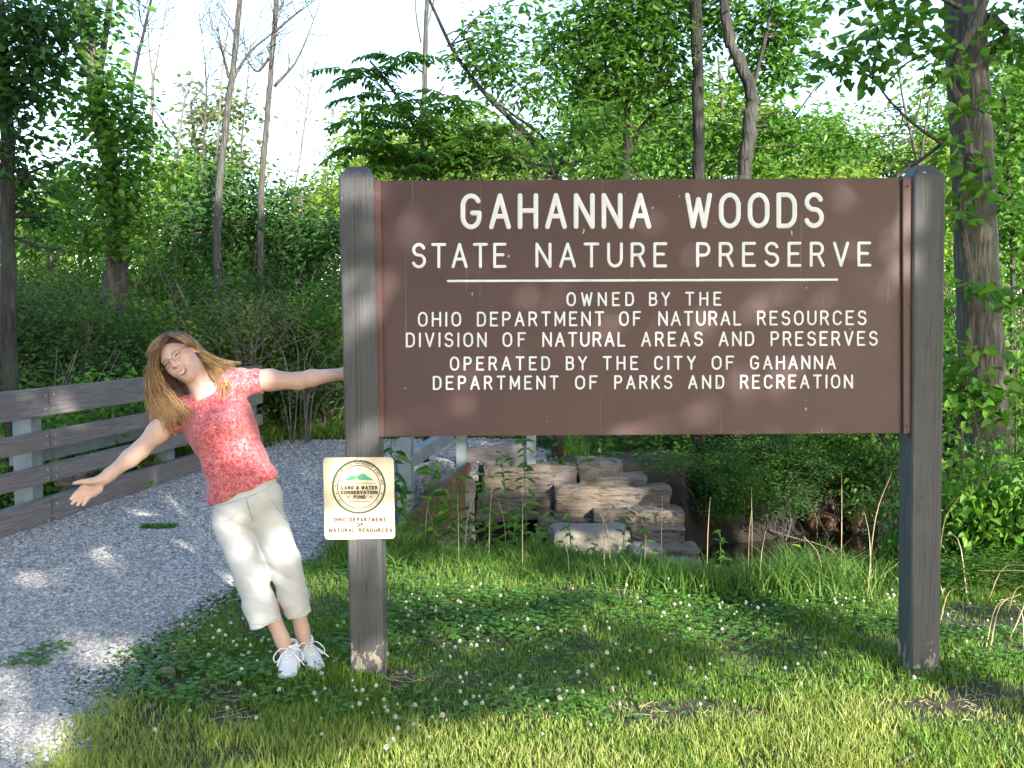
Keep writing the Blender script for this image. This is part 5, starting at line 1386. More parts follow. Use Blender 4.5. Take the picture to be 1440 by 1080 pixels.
# ================================================================== THE PERSON
from mathutils.bvhtree import BVHTree
class SDF:
    def __init__(s, lo, hi, h):
        s.lo = np.array(lo, float); s.h = h
        s.n = np.ceil((np.array(hi) - s.lo) / h).astype(int) + 1
        s.a = np.full(s.n, 10.0, np.float32)
    def sub(s, lo, hi):
        i0 = np.clip(np.floor((np.array(lo) - s.lo) / s.h).astype(int), 0, s.n - 1)
        i1 = np.clip(np.ceil((np.array(hi) - s.lo) / s.h).astype(int) + 1, 1, s.n)
        sl = tuple(slice(a, b) for a, b in zip(i0, i1))
        ax = [(s.lo[c] + s.h * np.arange(i0[c], i1[c])).astype(np.float32) for c in range(3)]
        return sl, ax[0][:, None, None], ax[1][None, :, None], ax[2][None, None, :]
    def put(s, f, lo, hi, k, op):
        mg = k + 4 * s.h
        sl, X, Y, Z = s.sub(np.array(lo) - mg, np.array(hi) + mg)
        if 0 in s.a[sl].shape: return
        d = f(X, Y, Z).astype(np.float32); a = s.a[sl]
        if op == 'cut': a = -a
        if k > 0:
            hh = np.maximum(k - np.abs(a - d), 0) / k
            r = np.minimum(a, d) - hh * hh * k * .25
        else: r = np.minimum(a, d)
        s.a[sl] = -r if op == 'cut' else r
    def cone(s, a, b, r1, r2, k=.02, op='add'):
        a = np.array(a, float); b = np.array(b, float); ab = b - a; L = ab @ ab + 1e-12; m = max(r1, r2)
        def f(X, Y, Z):
            t = np.clip(((X - a[0]) * ab[0] + (Y - a[1]) * ab[1] + (Z - a[2]) * ab[2]) / L, 0, 1)
            return np.sqrt((X - a[0] - t * ab[0]) ** 2 + (Y - a[1] - t * ab[1]) ** 2 + (Z - a[2] - t * ab[2]) ** 2) - (r1 + (r2 - r1) * t)
        s.put(f, np.minimum(a, b) - m, np.maximum(a, b) + m, k, op)
    def ell(s, c, r, R=None, k=.02, op='add'):
        c = np.array(c, float); r = np.array(r, float); R = np.eye(3) if R is None else np.array(R); m = r.max()
        def f(X, Y, Z):
            dx, dy, dz = X - c[0], Y - c[1], Z - c[2]
            q = [dx * R[0, i] + dy * R[1, i] + dz * R[2, i] for i in range(3)]
            k0 = np.sqrt(sum((q[i] / r[i]) ** 2 for i in range(3))); k1 = np.sqrt(sum((q[i] / r[i] ** 2) ** 2 for i in range(3)))
            return k0 * (k0 - 1) / (k1 + 1e-9)
        s.put(f, c - m, c + m, k, op)
    def chain(s, pts, rad, k=.02):
        for q in range(len(pts) - 1): s.cone(pts[q], pts[q + 1], rad[q], rad[q + 1], k)
    def plane_cut(s, p, n, lo=None, hi=None, wob=None):
        """remove everything on the side n points to"""
        p = np.array(p, float); n = unit(n)
        lo = s.lo if lo is None else lo; hi = s.lo + s.n * s.h if hi is None else hi
        sl, X, Y, Z = s.sub(lo, hi)
        d = ((X - p[0]) * n[0] + (Y - p[1]) * n[1] + (Z - p[2]) * n[2])
        if wob is not None: d = d + wob(X, Y, Z)
        s.a[sl] = np.maximum(s.a[sl], d.astype(np.float32))
    def warp(s, f):
        sl, X, Y, Z = s.sub(s.lo, s.lo + s.n * s.h)
        s.a[sl] += f(X, Y, Z).astype(np.float32)
    def mesh(s, smooth=2):
        a = s.a; sg = a < 0
        act = np.zeros(s.n - 1, np.int8)
        for i in (0, 1):
            for j in (0, 1):
                for k in (0, 1):
                    act += sg[i:s.n[0] - 1 + i, j:s.n[1] - 1 + j, k:s.n[2] - 1 + k]
        idx = np.argwhere((act > 0) & (act < 8))
        vid = np.full(s.n - 1, -1, np.int32); vid[tuple(idx.T)] = np.arange(len(idx))
        acc = np.zeros((len(idx), 3)); cnt = np.zeros(len(idx))
        cor = [(i, j, k) for i in (0, 1) for j in (0, 1) for k in (0, 1)]
        for p in cor:
            for ax in range(3):
                if p[ax]: continue
                q = list(p); q[ax] = 1
                va = a[tuple((idx + p).T)]; vb = a[tuple((idx + q).T)]
                c = (va < 0) != (vb < 0)
                t = va / np.where(c, va - vb, 1)
                pos = np.repeat(np.array(p, float)[None], len(idx), 0); pos[:, ax] = t
                acc[c] += pos[c]; cnt[c] += 1
        V = s.lo + s.h * (idx + acc / cnt[:, None])
        Fs = []
        for ax in range(3):
            b, c = (ax + 1) % 3, (ax + 2) % 3
            n0 = [slice(None)] * 3; n1 = [slice(None)] * 3
            n0[ax] = slice(0, -1); n1[ax] = slice(1, None)
            cr = sg[tuple(n0)] != sg[tuple(n1)]
            e = np.argwhere(cr)
            e = e[(e[:, b] > 0) & (e[:, c] > 0) & (e[:, b] < s.n[b] - 1) & (e[:, c] < s.n[c] - 1)]
            inside = sg[tuple(e.T)]
            def cell(db, dc):
                q = e.copy(); q[:, b] -= db; q[:, c] -= dc
                return vid[tuple(q.T)]
            Q = np.stack([cell(1, 1), cell(0, 1), cell(0, 0), cell(1, 0)], 1)
            Q = np.where(inside[:, None], Q, Q[:, ::-1])
            Fs.append(Q)
        F = np.concatenate(Fs)
        for it in range(smooth):
            S = np.zeros_like(V); C = np.zeros(len(V))
            for q in range(4):
                u_, v_ = F[:, q], F[:, (q + 1) % 4]
                for c in range(3): S[:, c] += np.bincount(u_, V[v_, c], len(V)) + np.bincount(v_, V[u_, c], len(V))
                C += np.bincount(u_, minlength=len(V)) + np.bincount(v_, minlength=len(V))
            V = V * .45 + .55 * S / C[:, None]
        return V, F

# --- skeleton (picture pixel, depth) -> metres
HC = P(349, 712, 4.36)
person = thing('person', P(420, 950, 4.30) * [1, 1, 0], 'smiling woman with long hair in a red floral top leaning from the sign post', 'person')
f_head = unit(math.cos(.15) * np.array([0, -1, 0]) + math.sin(.15) * np.array([-.72, 0, -.69]) + np.array([0, 0, .02]))
u_head = np.array([-.66, 0, .75]); u_head = unit(u_head - (u_head @ f_head) * f_head)
b_head = -f_head; r_head = np.cross(b_head, u_head)
RH = np.stack([r_head, b_head, u_head], 1)
HS = 1.0
CH = P(254.5, 503, 4.37)
def hl(x, y, z): return CH + RH @ (np.array([x, y, z]) * HS)
sh_r, el_r, wr_r = P(249, 581, 4.38), P(197, 633, 4.32), P(147, 673, 4.21)
sh_l, el_l, wr_l = P(337, 535, 4.38), P(421, 534, 4.43), P(480, 526, 4.395)
neck = P(289, 557, 4.375)
a_t = math.radians(21)
RT = np.stack([[math.cos(a_t), 0, math.sin(a_t)], [0, 1, 0], [-math.sin(a_t), 0, math.cos(a_t)]], 1)
a_u = math.radians(26)
RU = np.stack([[math.cos(a_u), 0, math.sin(a_u)], [0, 1, 0], [-math.sin(a_u), 0, math.cos(a_u)]], 1)
def torso(s, g, bust=True):
    s.ell(P(343, 690, 4.37), (.160 + g, .112 + g, .15), RT, .05)
    s.ell(P(327, 640, 4.37), (.136 + g, .100 + g, .15), RT, .06)
    s.ell(P(309, 597, 4.375), (.152 + g, .112 + g, .135), RU, .06)
    s.cone(P(263, 578, 4.385), P(329, 540, 4.385), .055 + g, .055 + g, .05)
    if bust:
        s.cone(P(291, 607, 4.285), P(293, 600, 4.32), .055 + g, .05 + g, .05); s.cone(P(328, 592, 4.285), P(324, 588, 4.32), .055 + g, .05 + g, .05)
knl, knr = P(350, 800, 4.31), P(400, 792, 4.36)
an_l, an_r = P(407, 920, 4.285), P(431, 908, 4.385)
# --- skin
sk = SDF(P(72, 700, 4.2) * [1, 0, 0] + [0, 3.98, -.02], [P(535, 500, 4.5)[0], 4.62, P(250, 455, 4.4)[2]], .0036)
torso(sk, -.010, True)
sk.cone(P(325, 735, 4.37), knl, .060, .045, .03); sk.cone(P(374, 727, 4.37), knr, .060, .044, .03)
def lp(a, b, t): return np.array(a) * (1 - t) + np.array(b) * t
for kn_, an_, x in ((knl, an_l, 0), (knr, an_r, 1)):
    sk.cone(kn_, lp(kn_, an_, .45) + [0, .010, 0], .044, .040, .03); sk.cone(lp(kn_, an_, .45) + [0, .010, 0], lp(kn_, an_, .82), .040, .030, .03); sk.cone(lp(kn_, an_, .8), an_ - [0, 0, .03], .030, .029, .02)
sk.cone(sh_r, lp(sh_r, el_r, .5), .05, .045, .04); sk.cone(lp(sh_r, el_r, .5), el_r, .045, .037, .03)
sk.cone(el_r, lp(el_r, wr_r, .28), .037, .037, .02); sk.cone(lp(el_r, wr_r, .28), lp(el_r, wr_r, .85), .037, .0255, .02); sk.cone(lp(el_r, wr_r, .85), wr_r, .0255, .0245, .02)
sk.cone(sh_l, lp(sh_l, el_l, .5), .05, .044, .04); sk.cone(lp(sh_l, el_l, .5), el_l + [0, 0, -.006], .044, .037, .03)
sk.cone(el_l + [0, 0, -.006], lp(el_l, wr_l, .3), .037, .036, .02); sk.cone(lp(el_l, wr_l, .3), wr_l, .036, .0255, .02)
# open right hand, palm to the camera
HP = lambda a, b, d: P(80 + a / 14.4, 650 + b / 14.4, d)
fingers = [[(520, 520, 4.185), (400, 625, 4.165), (335, 685, 4.15), (285, 742, 4.14)], [(565, 575, 4.187), (440, 700, 4.162), (375, 765, 4.145), (310, 838, 4.135)],
           [(620, 625, 4.19), (520, 735, 4.165), (470, 790, 4.15), (415, 868, 4.14)], [(690, 665, 4.195), (610, 755, 4.175), (570, 805, 4.165), (528, 868, 4.155)]]
frad = [(.0105, .0090, .0082, .0068), (.0105, .0092, .0083, .0070), (.0102, .0088, .0080, .0067), (.0095, .0078, .0070, .0060)]
for fi, fr_ in zip(fingers, frad):
    J = [HP(*q) for q in fi]
    sk.cone(wr_r, J[0], .0165, .0125, .014)
for fi, fr_ in zip(fingers, frad):
    J = [HP(*q) for q in fi]
    for q in range(3): sk.cone(J[q], J[q + 1], fr_[q], fr_[q + 1], .0035)
TJ = [HP(880, 430, 4.195), HP(660, 400, 4.165), HP(510, 395, 4.15), HP(345, 425, 4.14)]
sk.cone(wr_r, TJ[1], .019, .0155, .012); sk.cone(TJ[1], TJ[2], .0145, .0105, .008); sk.cone(TJ[2], TJ[3], .0105, .007, .004)
sk.cone(HP(860, 560, 4.195), HP(740, 650, 4.19), .015, .0125, .012)
sk.ell(HP(640, 560, 4.150), (.016, .012, .020), None, .012, 'cut')
# left hand flat round the back of the post
for q, (zz, ln) in enumerate([(516, 27), (523, 30), (530, 29), (537, 24)]):
    b0 = P(499, zz + 1, 4.372); sk.cone(wr_l, b0, .017, .0125, .014)
    m0 = b0 + [ln * .0031 * .5, -.004, 0]; e0 = b0 + [ln * .0031 * .92, -.006, -.002]
    sk.cone(b0, m0, .0105, .009, .004); sk.cone(m0, e0, .009, .007, .004)
sk.cone(wr_l, P(496, 510, 4.372), .017, .012, .012); sk.cone(P(496, 510, 4.372), P(508, 500, 4.366), .0105, .008, .004)
# neck and head
sk.cone(hl(0, .022, -.05), neck + [0, .005, 0], .050, .056, .03)
sk.cone(hl(.03, -.012, -.085), P(286, 560, 4.33), .011, .010, .022); sk.cone(hl(-.028, -.012, -.085), P(281, 560, 4.33), .011, .010, .022)
sk.ell(hl(0, .015, .035), (.074, .092, .080), RH, .02)
sk.ell(hl(0, -.028, -.018), (.0635, .060, .088), RH, .03)
sk.ell(hl(0, -.034, -.062), (.050, .047, .050), RH, .03)
sk.cone(hl(-.008, -.073, -.098), hl(.008, -.073, -.098), .016, .016, .02)
for sx in (-1, 1):
    sk.cone(hl(sx * .040, -.058, -.022), hl(sx * .034, -.064, -.040), .022, .021, .02)
    sk.ell(hl(sx * .032, -.112, .004), (.021, .022, .015), RH, .012, 'cut')
    sk.cone(hl(sx * .012, -.079, .025), hl(sx * .044, -.068, .024), .011, .010, .012)
    sk.ell(hl(sx * .031, -.077, .002), (.015, .012, .009), RH, .006)
    sk.ell(hl(sx * .0745, .012, -.006), (.009, .019, .031), RH @ rotz(sx * -.35), .006)
    sk.ell(hl(sx * .082, .006, -.002), (.006, .010, .017), RH @ rotz(sx * -.35), .006, 'cut')
sk.cone(hl(0, -.084, .012), hl(0, -.106, -.028), .0075, .0115, .012)
for sx in (-1, 1): sk.cone(hl(sx * .011, -.094, -.031), hl(sx * .010, -.097, -.032), .0085, .008, .006)
for sx in (-1, 1): sk.cone(hl(sx * .017, -.094, -.036), hl(sx * .034, -.082, -.064), .0035, .003, .006, 'cut')
sk.cone(hl(-.022, -.080, -.062), hl(.022, -.080, -.062), .009, .009, .015)
sk.cone(hl(-.018, -.079, -.084), hl(.018, -.079, -.084), .008, .008, .012)
sk.ell(hl(0, -.094, -.071), (.024, .010, .006), RH, .006, 'cut')
V, F = sk.mesh(1)
Vl = (V - CH) @ RH
skin_c = np.tile([.55, .37, .315, 1.0], (len(V), 1))
def tint(mask, c): skin_c[:, :3] = skin_c[:, :3] * (1 - mask[:, None]) + np.array(c) * mask[:, None]
g3 = lambda c, r: np.exp(-(((Vl - np.array(c)) / r) ** 2).sum(1))
for sx in (-1, 1):
    tint(.55 * g3((sx * .042, -.072, -.030), .024), (.53, .22, .18))
    tint(.5 * g3((sx * .078, .01, -.01), .03), (.52, .24, .2))
tint(.45 * g3((0, -.11, -.03), .02), (.5, .23, .19))
for sx in (-1, 1):
    cr_ = np.abs(Vl[:, 0] * sx - (.019 + (-.035 - Vl[:, 2]) * .45)); tint(.35 * np.exp(-(cr_ / .0035) ** 2) * sstep(-.075, -.065, Vl[:, 2]) * sstep(-.028, -.04, Vl[:, 2]) * (Vl[:, 1] < -.04), (.36, .19, .15))
tint(.35 * np.exp(-((V - HP(480, 760, 4.15)) ** 2).sum(1) / .045 ** 2), (.52, .24, .21))
tint(.5 * sstep(.75, .35, V[:, 2]), (.5, .34, .3))
m = MB(); m.add(V, F); m.C = [skin_c]
k = NT('skin'); at = k.n('ShaderNodeAttribute'); at.attribute_name = 'col'
k.color(k.mix(.25, at.outputs['Color'], k.ramp(k.noise(60, 4), [(.35, (.52, .32, .265)), (.65, (.58, .40, .345))])))
k.set(Roughness=.48); k.b.inputs['Subsurface Weight'].default_value = .12; k.b.inputs['Subsurface Radius'].default_value = (.012, .005, .003); k.b.inputs['Subsurface Scale'].default_value = .6
k.b.inputs['Specular IOR Level'].default_value = .35
k.bump(k.noise(240, 3), .12, .002)
M['skin'] = k.m
m.build('body', M['skin'], person, smooth=True, cols=True)
bvh = BVHTree.FromPolygons([Vector(v) for v in V], [tuple(int(i) for i in f) for f in F])
def on_face(x, z, lift=.001):
    o = hl(x, -.25, z); h, nrm, i_, d = bvh.ray_cast(Vector(o), Vector(b_head))
    return np.array(h if h is not None else hl(x, -.08, z)) + f_head * lift
def face_patch(name, top, bot, mt, lift, nx=15):
    """strip between two curves (x, z) lying on the face"""
    m = MB(); T_ = resample(top, nx, 1); B_ = resample(bot, nx, 1); rows = []
    for t in np.linspace(0, 1, 4): rows.append([on_face(*(a * (1 - t) + b * t), lift) for a, b in zip(T_, B_)])
    R_ = np.array(rows); n = nx
    Fq = [[i * n + j, (i + 1) * n + j, (i + 1) * n + j + 1, i * n + j + 1] for i in range(3) for j in range(n - 1)]
    m.add(R_.reshape(-1, 3), Fq); return m.build(name, mt, person, smooth=True)
def smat(name, c, r=.5, **kw):
    k = NT(name); k.color(c); k.set(Roughness=r, **kw); return k.m
M['lip'] = smat('lip', (.46, .16, .15), .35); M['teeth'] = smat('teeth', (.78, .74, .68), .25); M['mouth'] = smat('mouth', (.10, .025, .025), .5)
M['lash'] = smat('eye lash', (.07, .04, .035), .5); M['brow'] = smat('brow', (.30, .19, .13), .7); M['eye'] = smat('eye', (.12, .10, .10), .15)
xs = np.linspace(-1, 1, 13)
up_o = [(.030 * a, -.0595 + .0105 * a * a - .0015 * math.cos(a * 4)) for a in xs]; up_i = [(.0285 * a, -.0645 + .0135 * a * a) for a in xs]
lo_i = [(.0285 * a, -.0775 + .0265 * a * a) for a in xs]; lo_o = [(.030 * a, -.085 + .034 * a * a) for a in xs]
face_patch('mouth', up_i, lo_i, M['mouth'], .0015)
face_patch('teeth', [(.024 * a, -.0645 + .0095 * a * a) for a in xs], [(.024 * a, -.0735 + .016 * a * a) for a in xs], M['teeth'], .0028)
face_patch('lip', up_o, up_i, M['lip'], .0028); face_patch('lip', lo_i, lo_o, M['lip'], .0028)
for sx in (-1, 1):
    face_patch('eye', [(sx * .032 + .013 * a, .0040 - .0040 * a * a) for a in xs], [(sx * .032 + .013 * a, .0000 - .0010 * a * a) for a in xs], M['eye'], .0012)
    face_patch('eyelash', [(sx * .032 + .0145 * a, .0058 - .0045 * a * a) for a in xs], [(sx * .032 + .0145 * a, .0036 - .0040 * a * a) for a in xs], M['lash'], .0018)
    face_patch('eyebrow', [(sx * .033 + .019 * a, .0255 - .006 * a * a) for a in xs], [(sx * .033 + .018 * a, .0215 - .0055 * a * a) for a in xs], M['brow'], .0016)
# --- glasses
M['wire'] = smat('gold brown wire', (.16, .11, .08), .3, Metallic=.7)
k = NT('spectacle lens'); tr = k.n('ShaderNodeBsdfTransparent'); gl = k.n('ShaderNodeBsdfGlossy'); gl.inputs['Roughness'].default_value = .03; mx = k.n('ShaderNodeMixShader'); mx.inputs[0].default_value = .07
k.l(tr.outputs[0], mx.inputs[1]); k.l(gl.outputs[0], mx.inputs[2]); k.l(mx.outputs[0], k.out.inputs[0]); M['lens'] = k.m
gls = bpy.data.objects.new('glasses', None); COL.objects.link(gls); gls.parent = person; WL[gls.name] = WL[person.name]
for sx in (-1, 1):
    t = np.linspace(0, 2 * np.pi, 25)
    rim = np.array([hl(sx * .0335 + .0235 * math.cos(q), -.104 + .35 * abs(sx * .0335 + .0235 * math.cos(q)) ** 1.0 * .28, -.003 + .0165 * math.sin(q) * (1 + .12 * math.sin(q))) for q in t])
    m = MB(); m.tube(rim, .0011, 6, cap=False); m.build('rim', M['wire'], gls, smooth=True)
    m = MB(); m.add(rim[:-1], [list(range(24))]); m.build('lens', M['lens'], gls)
    m = MB(); m.tube(smooth_path([hl(sx * .057, -.098, .004), hl(sx * .070, -.075, .006), hl(sx * .077, -.02, .006), hl(sx * .080, .015, .004)], 5), .0011, 5); m.build('temple', M['wire'], gls, smooth=True)
m = MB(); m.tube(smooth_path([hl(-.0105, -.104, .002), hl(0, -.107, .005), hl(.0105, -.104, .002)], 4), .0011, 5); m.build('nose_bridge', M['wire'], gls, smooth=True)

# --- shirt
shp = SDF([P(225, 700, 4.3)[0], 4.10, P(300, 725, 4.3)[2]], [P(410, 600, 4.4)[0], 4.60, P(300, 500, 4.4)[2]], .0045)
torso(shp, .006)
shp.cone(P(331, 537, 4.385), P(374, 536, 4.395), .060, .053, .03); shp.cone(P(258, 578, 4.385), P(229, 607, 4.36), .060, .052, .03)
hem_n = np.array([math.sin(math.radians(24)), 0, -math.cos(math.radians(24))])
ax_r = np.array([math.cos(a_t), 0, math.sin(a_t)]); ax_u = np.array([-math.sin(a_t), 0, math.cos(a_t)]); o_h = P(345, 690, 4.36)
def shirt_fold(X, Y, Z):
    u_ = (X - o_h[0]) * ax_r[0] + (Z - o_h[2]) * ax_r[2]; v_ = (X - o_h[0]) * ax_u[0] + (Z - o_h[2]) * ax_u[2]
    fade = np.clip(1 - v_ / .32, .12, 1)
    return .0035 * fade * np.sin(u_ * 58 + 9 * v_ + 3 * np.sin(Y * 15)) + .003 * np.sin(v_ * 46 + u_ * 30 + Y * 12) * np.exp(-((v_ - .16) / .10) ** 2) + .0022 * np.sin(u_ * 90 - v_ * 60)
shp.warp(shirt_fold)
shp.plane_cut(o_h, hem_n, wob=lambda X, Y, Z: .004 * np.sin(X * 55 + Y * 20))
shp.plane_cut(P(368.5, 538, 4.39), P(368.5, 538, 4.39) - P(340, 540, 4.39), lo=[P(352, 500, 4.4)[0], 4.1, P(360, 582, 4.4)[2]], hi=[9, 4.7, 3])
shp.plane_cut(P(234, 602, 4.36), P(234, 602, 4.36) - P(258, 578, 4.38), lo=[-9, 4.1, .5], hi=[P(252, 600, 4.4)[0], 4.7, 3])
shp.ell(P(284.5, 542, 4.29), (.060, .125, .052), RU, .008, 'cut'); shp.ell(P(288, 545, 4.40), (.066, .075, .05), RU, .01, 'cut')
V, F = shp.mesh(2)
m = MB(); m.add(V, F)
k = NT('red floral cotton')
vc = k.voro(62, k.coord((1, .6, 1)), 'F1', 'Color', 1); dv = k.voro(62, k.coord((1, .6, 1)), 'F1'); nz = k.noise(75, 4, .7, None, 1.2); n2 = k.noise(38, 3, .6, None, 2.0)
c1 = k.ramp(nz, [(.39, (.34, .018, .032)), (.49, (.46, .06, .08)), (.57, (.55, .21, .225)), (.69, (.60, .40, .39))])
c2 = k.ramp(n2, [(.45, (.36, .026, .042)), (.56, (.54, .20, .215))])
k.color(k.mix(.42, c1, c2)); k.set(Roughness=.85); k.b.inputs['Sheen Weight'].default_value = .25; k.bump(nz, .2, .003); M['shirt'] = k.m
m.build('blouse', M['shirt'], person, smooth=True)

# --- trousers
tp = SDF([P(285, 800, 4.3)[0], 4.08, P(350, 895, 4.3)[2]], [P(460, 800, 4.4)[0], 4.60, P(350, 655, 4.4)[2]], .0045)
tp.ell(P(349, 705, 4.365), (.154, .112, .13), RT, .03)
hml, hmr = P(374, 882, 4.275), P(421, 868, 4.36)
tp.chain([P(324, 735, 4.36), knl, lp(knl, hml, .6), hml + (hml - knl) * .12], [.078, .069, .066, .067], .022)
tp.chain([P(376, 727, 4.365), knr, lp(knr, hmr, .6), hmr + (hmr - knr) * .12], [.078, .070, .061, .057], .022)
def pant_fold(X, Y, Z):
    u_ = (X - o_h[0]) * ax_r[0] + (Z - o_h[2]) * ax_r[2]; v_ = (X - o_h[0]) * ax_u[0] + (Z - o_h[2]) * ax_u[2]
    kn_ = np.exp(-((v_ + .40) / .14) ** 2); hp = np.exp(-((v_ + .10) / .09) ** 2); bt = np.clip((-v_ - .35) / .25, 0, 1)
    rd = lambda a: 1 - 2 * np.abs(np.sin(a)) ** .7
    return (.0034 * (.25 + kn_) * rd(v_ * 26 + u_ * 19 + 1.3 * np.sin(u_ * 15) + Y * 8) + .0032 * hp * rd(u_ * 17 - v_ * 24 + .6 + Y * 5)
            + .0024 * bt * rd(u_ * 26 + 1.5 * np.sin(v_ * 9)) + .0018 * rd(u_ * 9 + v_ * 34 + Y * 12 + 2 * np.sin(v_ * 6))) * .8
tp.warp(pant_fold)
x_mid = P(401, 870, 4.3)[0]
wb = lambda X, Y, Z: .003 * np.sin(X * 60 + Y * 30)
tp.plane_cut(P(374, 879, 4.275), hml - knl + [0, .0, 0], lo=[-9, 4, -1], hi=[x_mid, 4.7, .45], wob=wb)
tp.plane_cut(P(421, 865, 4.36), hmr - knr + [0, .0, 0], lo=[x_mid, 4, -1], hi=[9, 4.7, .45], wob=wb)
# inner thigh crease between the legs
tp.cone(P(356, 742, 4.252), P(380, 810, 4.236), .009, .010, .008, 'cut'); tp.cone(P(380, 810, 4.236), P(400, 876, 4.25), .010, .018, .008, 'cut')
V, F = tp.mesh(2)
bvp = BVHTree.FromPolygons([Vector(v) for v in V], [tuple(int(i) for i in f) for f in F])
m = MB(); m.add(V, F)
k = NT('stone cotton twill'); tw_ = k.noise(9, 5, .6, k.coord((1, 1, 1.6)), .6)
k.color(k.mix(k.math('MULTIPLY', k.noise(260, 2), .25), k.ramp(tw_, [(.3, (.45, .45, .465)), (.7, (.56, .56, .575))]), (.43, .43, .445))); k.set(Roughness=.9); k.bump(tw_, .25, .012); M['trouser'] = k.m
pants = m.build('trousers', M['trouser'], person, smooth=True)
M['seam'] = smat('trouser seam', (.30, .27, .235), .9)
def drape(lst, d=4.1, lift=.0008):
    out = []
    for a, b in lst:
        r = ray(a, b); o = np.array([0, 0, CAM_Z]); h, nn, i_, ds = bvp.ray_cast(Vector(o), Vector(unit(r)))
        if h is not None: out.append(np.array(h) - unit(r) * lift)
    return np.array(out)
def seam(lst, r=.0012, n=14):
    pts = resample(lst, n, 1e3); q = drape(pts)
    if len(q) > 3:
        m = MB(); m.tube(q, r, 4); m.build('seam', M['seam'], pants)
seam([(346, 699), (348, 708), (352, 722), (356, 733)], .0016); seam([(302, 731), (312, 734), (325, 731), (332, 722)], .001); seam([(399, 729), (406, 733), (413, 731)], .002)
seam([(344, 878), (370, 878), (397, 868)], .0009); seam([(404, 868), (420, 866), (437, 848)], .0009); seam([(294, 716), (320, 708), (345, 700), (370, 690), (392, 676)], .001)
seam([(380, 700), (392, 718), (399, 728)], .001)

# --- shoes
M['shoe'] = smat('white canvas shoe', (.72, .73, .76), .6); M['sole'] = smat('shoe sole', (.56, .58, .64), .6); M['lace'] = smat('white lace', (.82, .82, .82), .7); M['shade_panel'] = smat('grey shoe panel', (.40, .42, .50), .6)  # the panel is a plain grey for the side stripes
for q, (an_, toe) in enumerate(((an_l, G(403, 962, .02)), (an_r, G(449, 950, .02)))):
    z0 = float(ground_z(an_[0], an_[1])) + .006
    o0 = np.array([an_[0], an_[1], z0]); fw = unit((toe - o0) * [1, 1, 0]); rt = np.cross(fw, [0, 0, 1.0]); RS = np.stack([rt, fw, [0, 0, 1.0]], 1)
    L = lambda x, y, z: o0 + RS @ np.array([x, y, z])
    s = SDF(o0 - [.19, .24, .03], o0 + [.19, .17, .16], .0035)
    s.cone(L(0, -.045, .035), L(0, .04, .036), .036, .040, .02); s.cone(L(0, .04, .036), L(.004, .135, .026), .040, .036, .02)
    s.cone(L(-.012, .07, .03), L(-.010, .135, .022), .034, .030, .02); s.cone(L(0, -.035, .06), L(0, .06, .050), .034, .030, .02)
    s.cone(L(0, -.030, .06), L(0, -.022, .108), .036, .038, .02)
    s.cone(L(0, -.022, .085), L(0, -.020, .16), .027, .028, .006, 'cut')
    s.plane_cut(L(0, 0, .016), [0, 0, -1]); s.plane_cut(L(0, -.02, .104), RS @ np.array([0, .35, 1.0]))
    V, F = s.mesh(1)
    sh = None; m = MB(); m.add(V, F); sh = m.build('shoe', M['shoe'], person, smooth=True)
    bs = BVHTree.FromPolygons([Vector(v) for v in V], [tuple(int(i) for i in f) for f in F])
    t = np.linspace(0, 2 * np.pi, 33)[:-1]
    out = [(.044 * np.cos(a) * (1 - .10 * (np.sin(a) < 0)), .035 + .130 * np.sin(a)) for a in t]
    m = MB(); V2 = [L(x, y, 0) for x, y in out] + [L(x * 1.02, y * 1.01, .012) for x, y in out] + [L(x * .98, y * .985, .022) for x, y in out]
    Fq = [[i * 32 + j, i * 32 + (j + 1) % 32, (i + 1) * 32 + (j + 1) % 32, (i + 1) * 32 + j] for i in range(2) for j in range(32)]
    m.add(V2, Fq); m.F.setdefault((32, 0), []).append(np.array([[64 + j for j in range(32)]])); m.build('sole', M['sole'], sh, smooth=True)
    def top(x, y, lift=.002):
        h, nn, i_, d = bs.ray_cast(Vector(L(x, y, .3)), Vector((0, 0, -1)))
        return (np.array(h) + [0, 0, lift]) if h is not None else L(x, y, .06)
    m = MB()
    for r_ in range(5):
        y = .018 + r_ * .018; w_ = .020 - .0015 * r_
        m.tube(smooth_path([top(-w_, y), top(0, y + .004, .004), top(w_, y + .008)], 4), .0022, 5); m.tube(smooth_path([top(w_, y), top(0, y + .005, .005), top(-w_, y + .008)], 4), .0022, 5)
    b0 = top(0, .022, .006)
    for sg in (-1, 1):
        m.tube(smooth_path([b0, b0 + RS @ np.array([sg * .035, .015, .008]), b0 + RS @ np.array([sg * .062, .04, -.018]), b0 + RS @ np.array([sg * .050, .062, -.035]), b0 + RS @ np.array([sg * .02, .03, -.004]), b0], 5), .0024, 5)
        m.tube(smooth_path([b0, b0 + RS @ np.array([sg * .03, .05, -.01]), b0 + RS @ np.array([sg * (.07 if sg < 0 else .045), .085, -.045])], 6), .0024, 5)
    m.build('lace', M['lace'], sh, smooth=True)
    for sg in (-1, 1):
        m = MB()
        for yy in (.05, .075):
            pts = []
            for zz in np.linspace(.028, .05, 5):
                h, nn, i_, d = bs.ray_cast(Vector(L(sg * .2, yy - zz * .6, zz)), Vector(RS @ np.array([-sg, 0, 0])))
                if h is not None: pts.append(np.array(h) + RS @ np.array([sg * .0006, 0, 0]))
            if len(pts) > 2: m.tube(np.array(pts), .0028, 4)
        if m.n: m.build('side_stripe', M['shade_panel'], sh)
    m = MB(); m.tube(np.array([L(.031 * np.cos(a), -.021 + .032 * np.sin(a), .108 - .006 * np.sin(a)) for a in np.linspace(0, 2 * np.pi, 21)]), .006, 6, cap=False); m.build('sock', M['lace'], person, smooth=True)

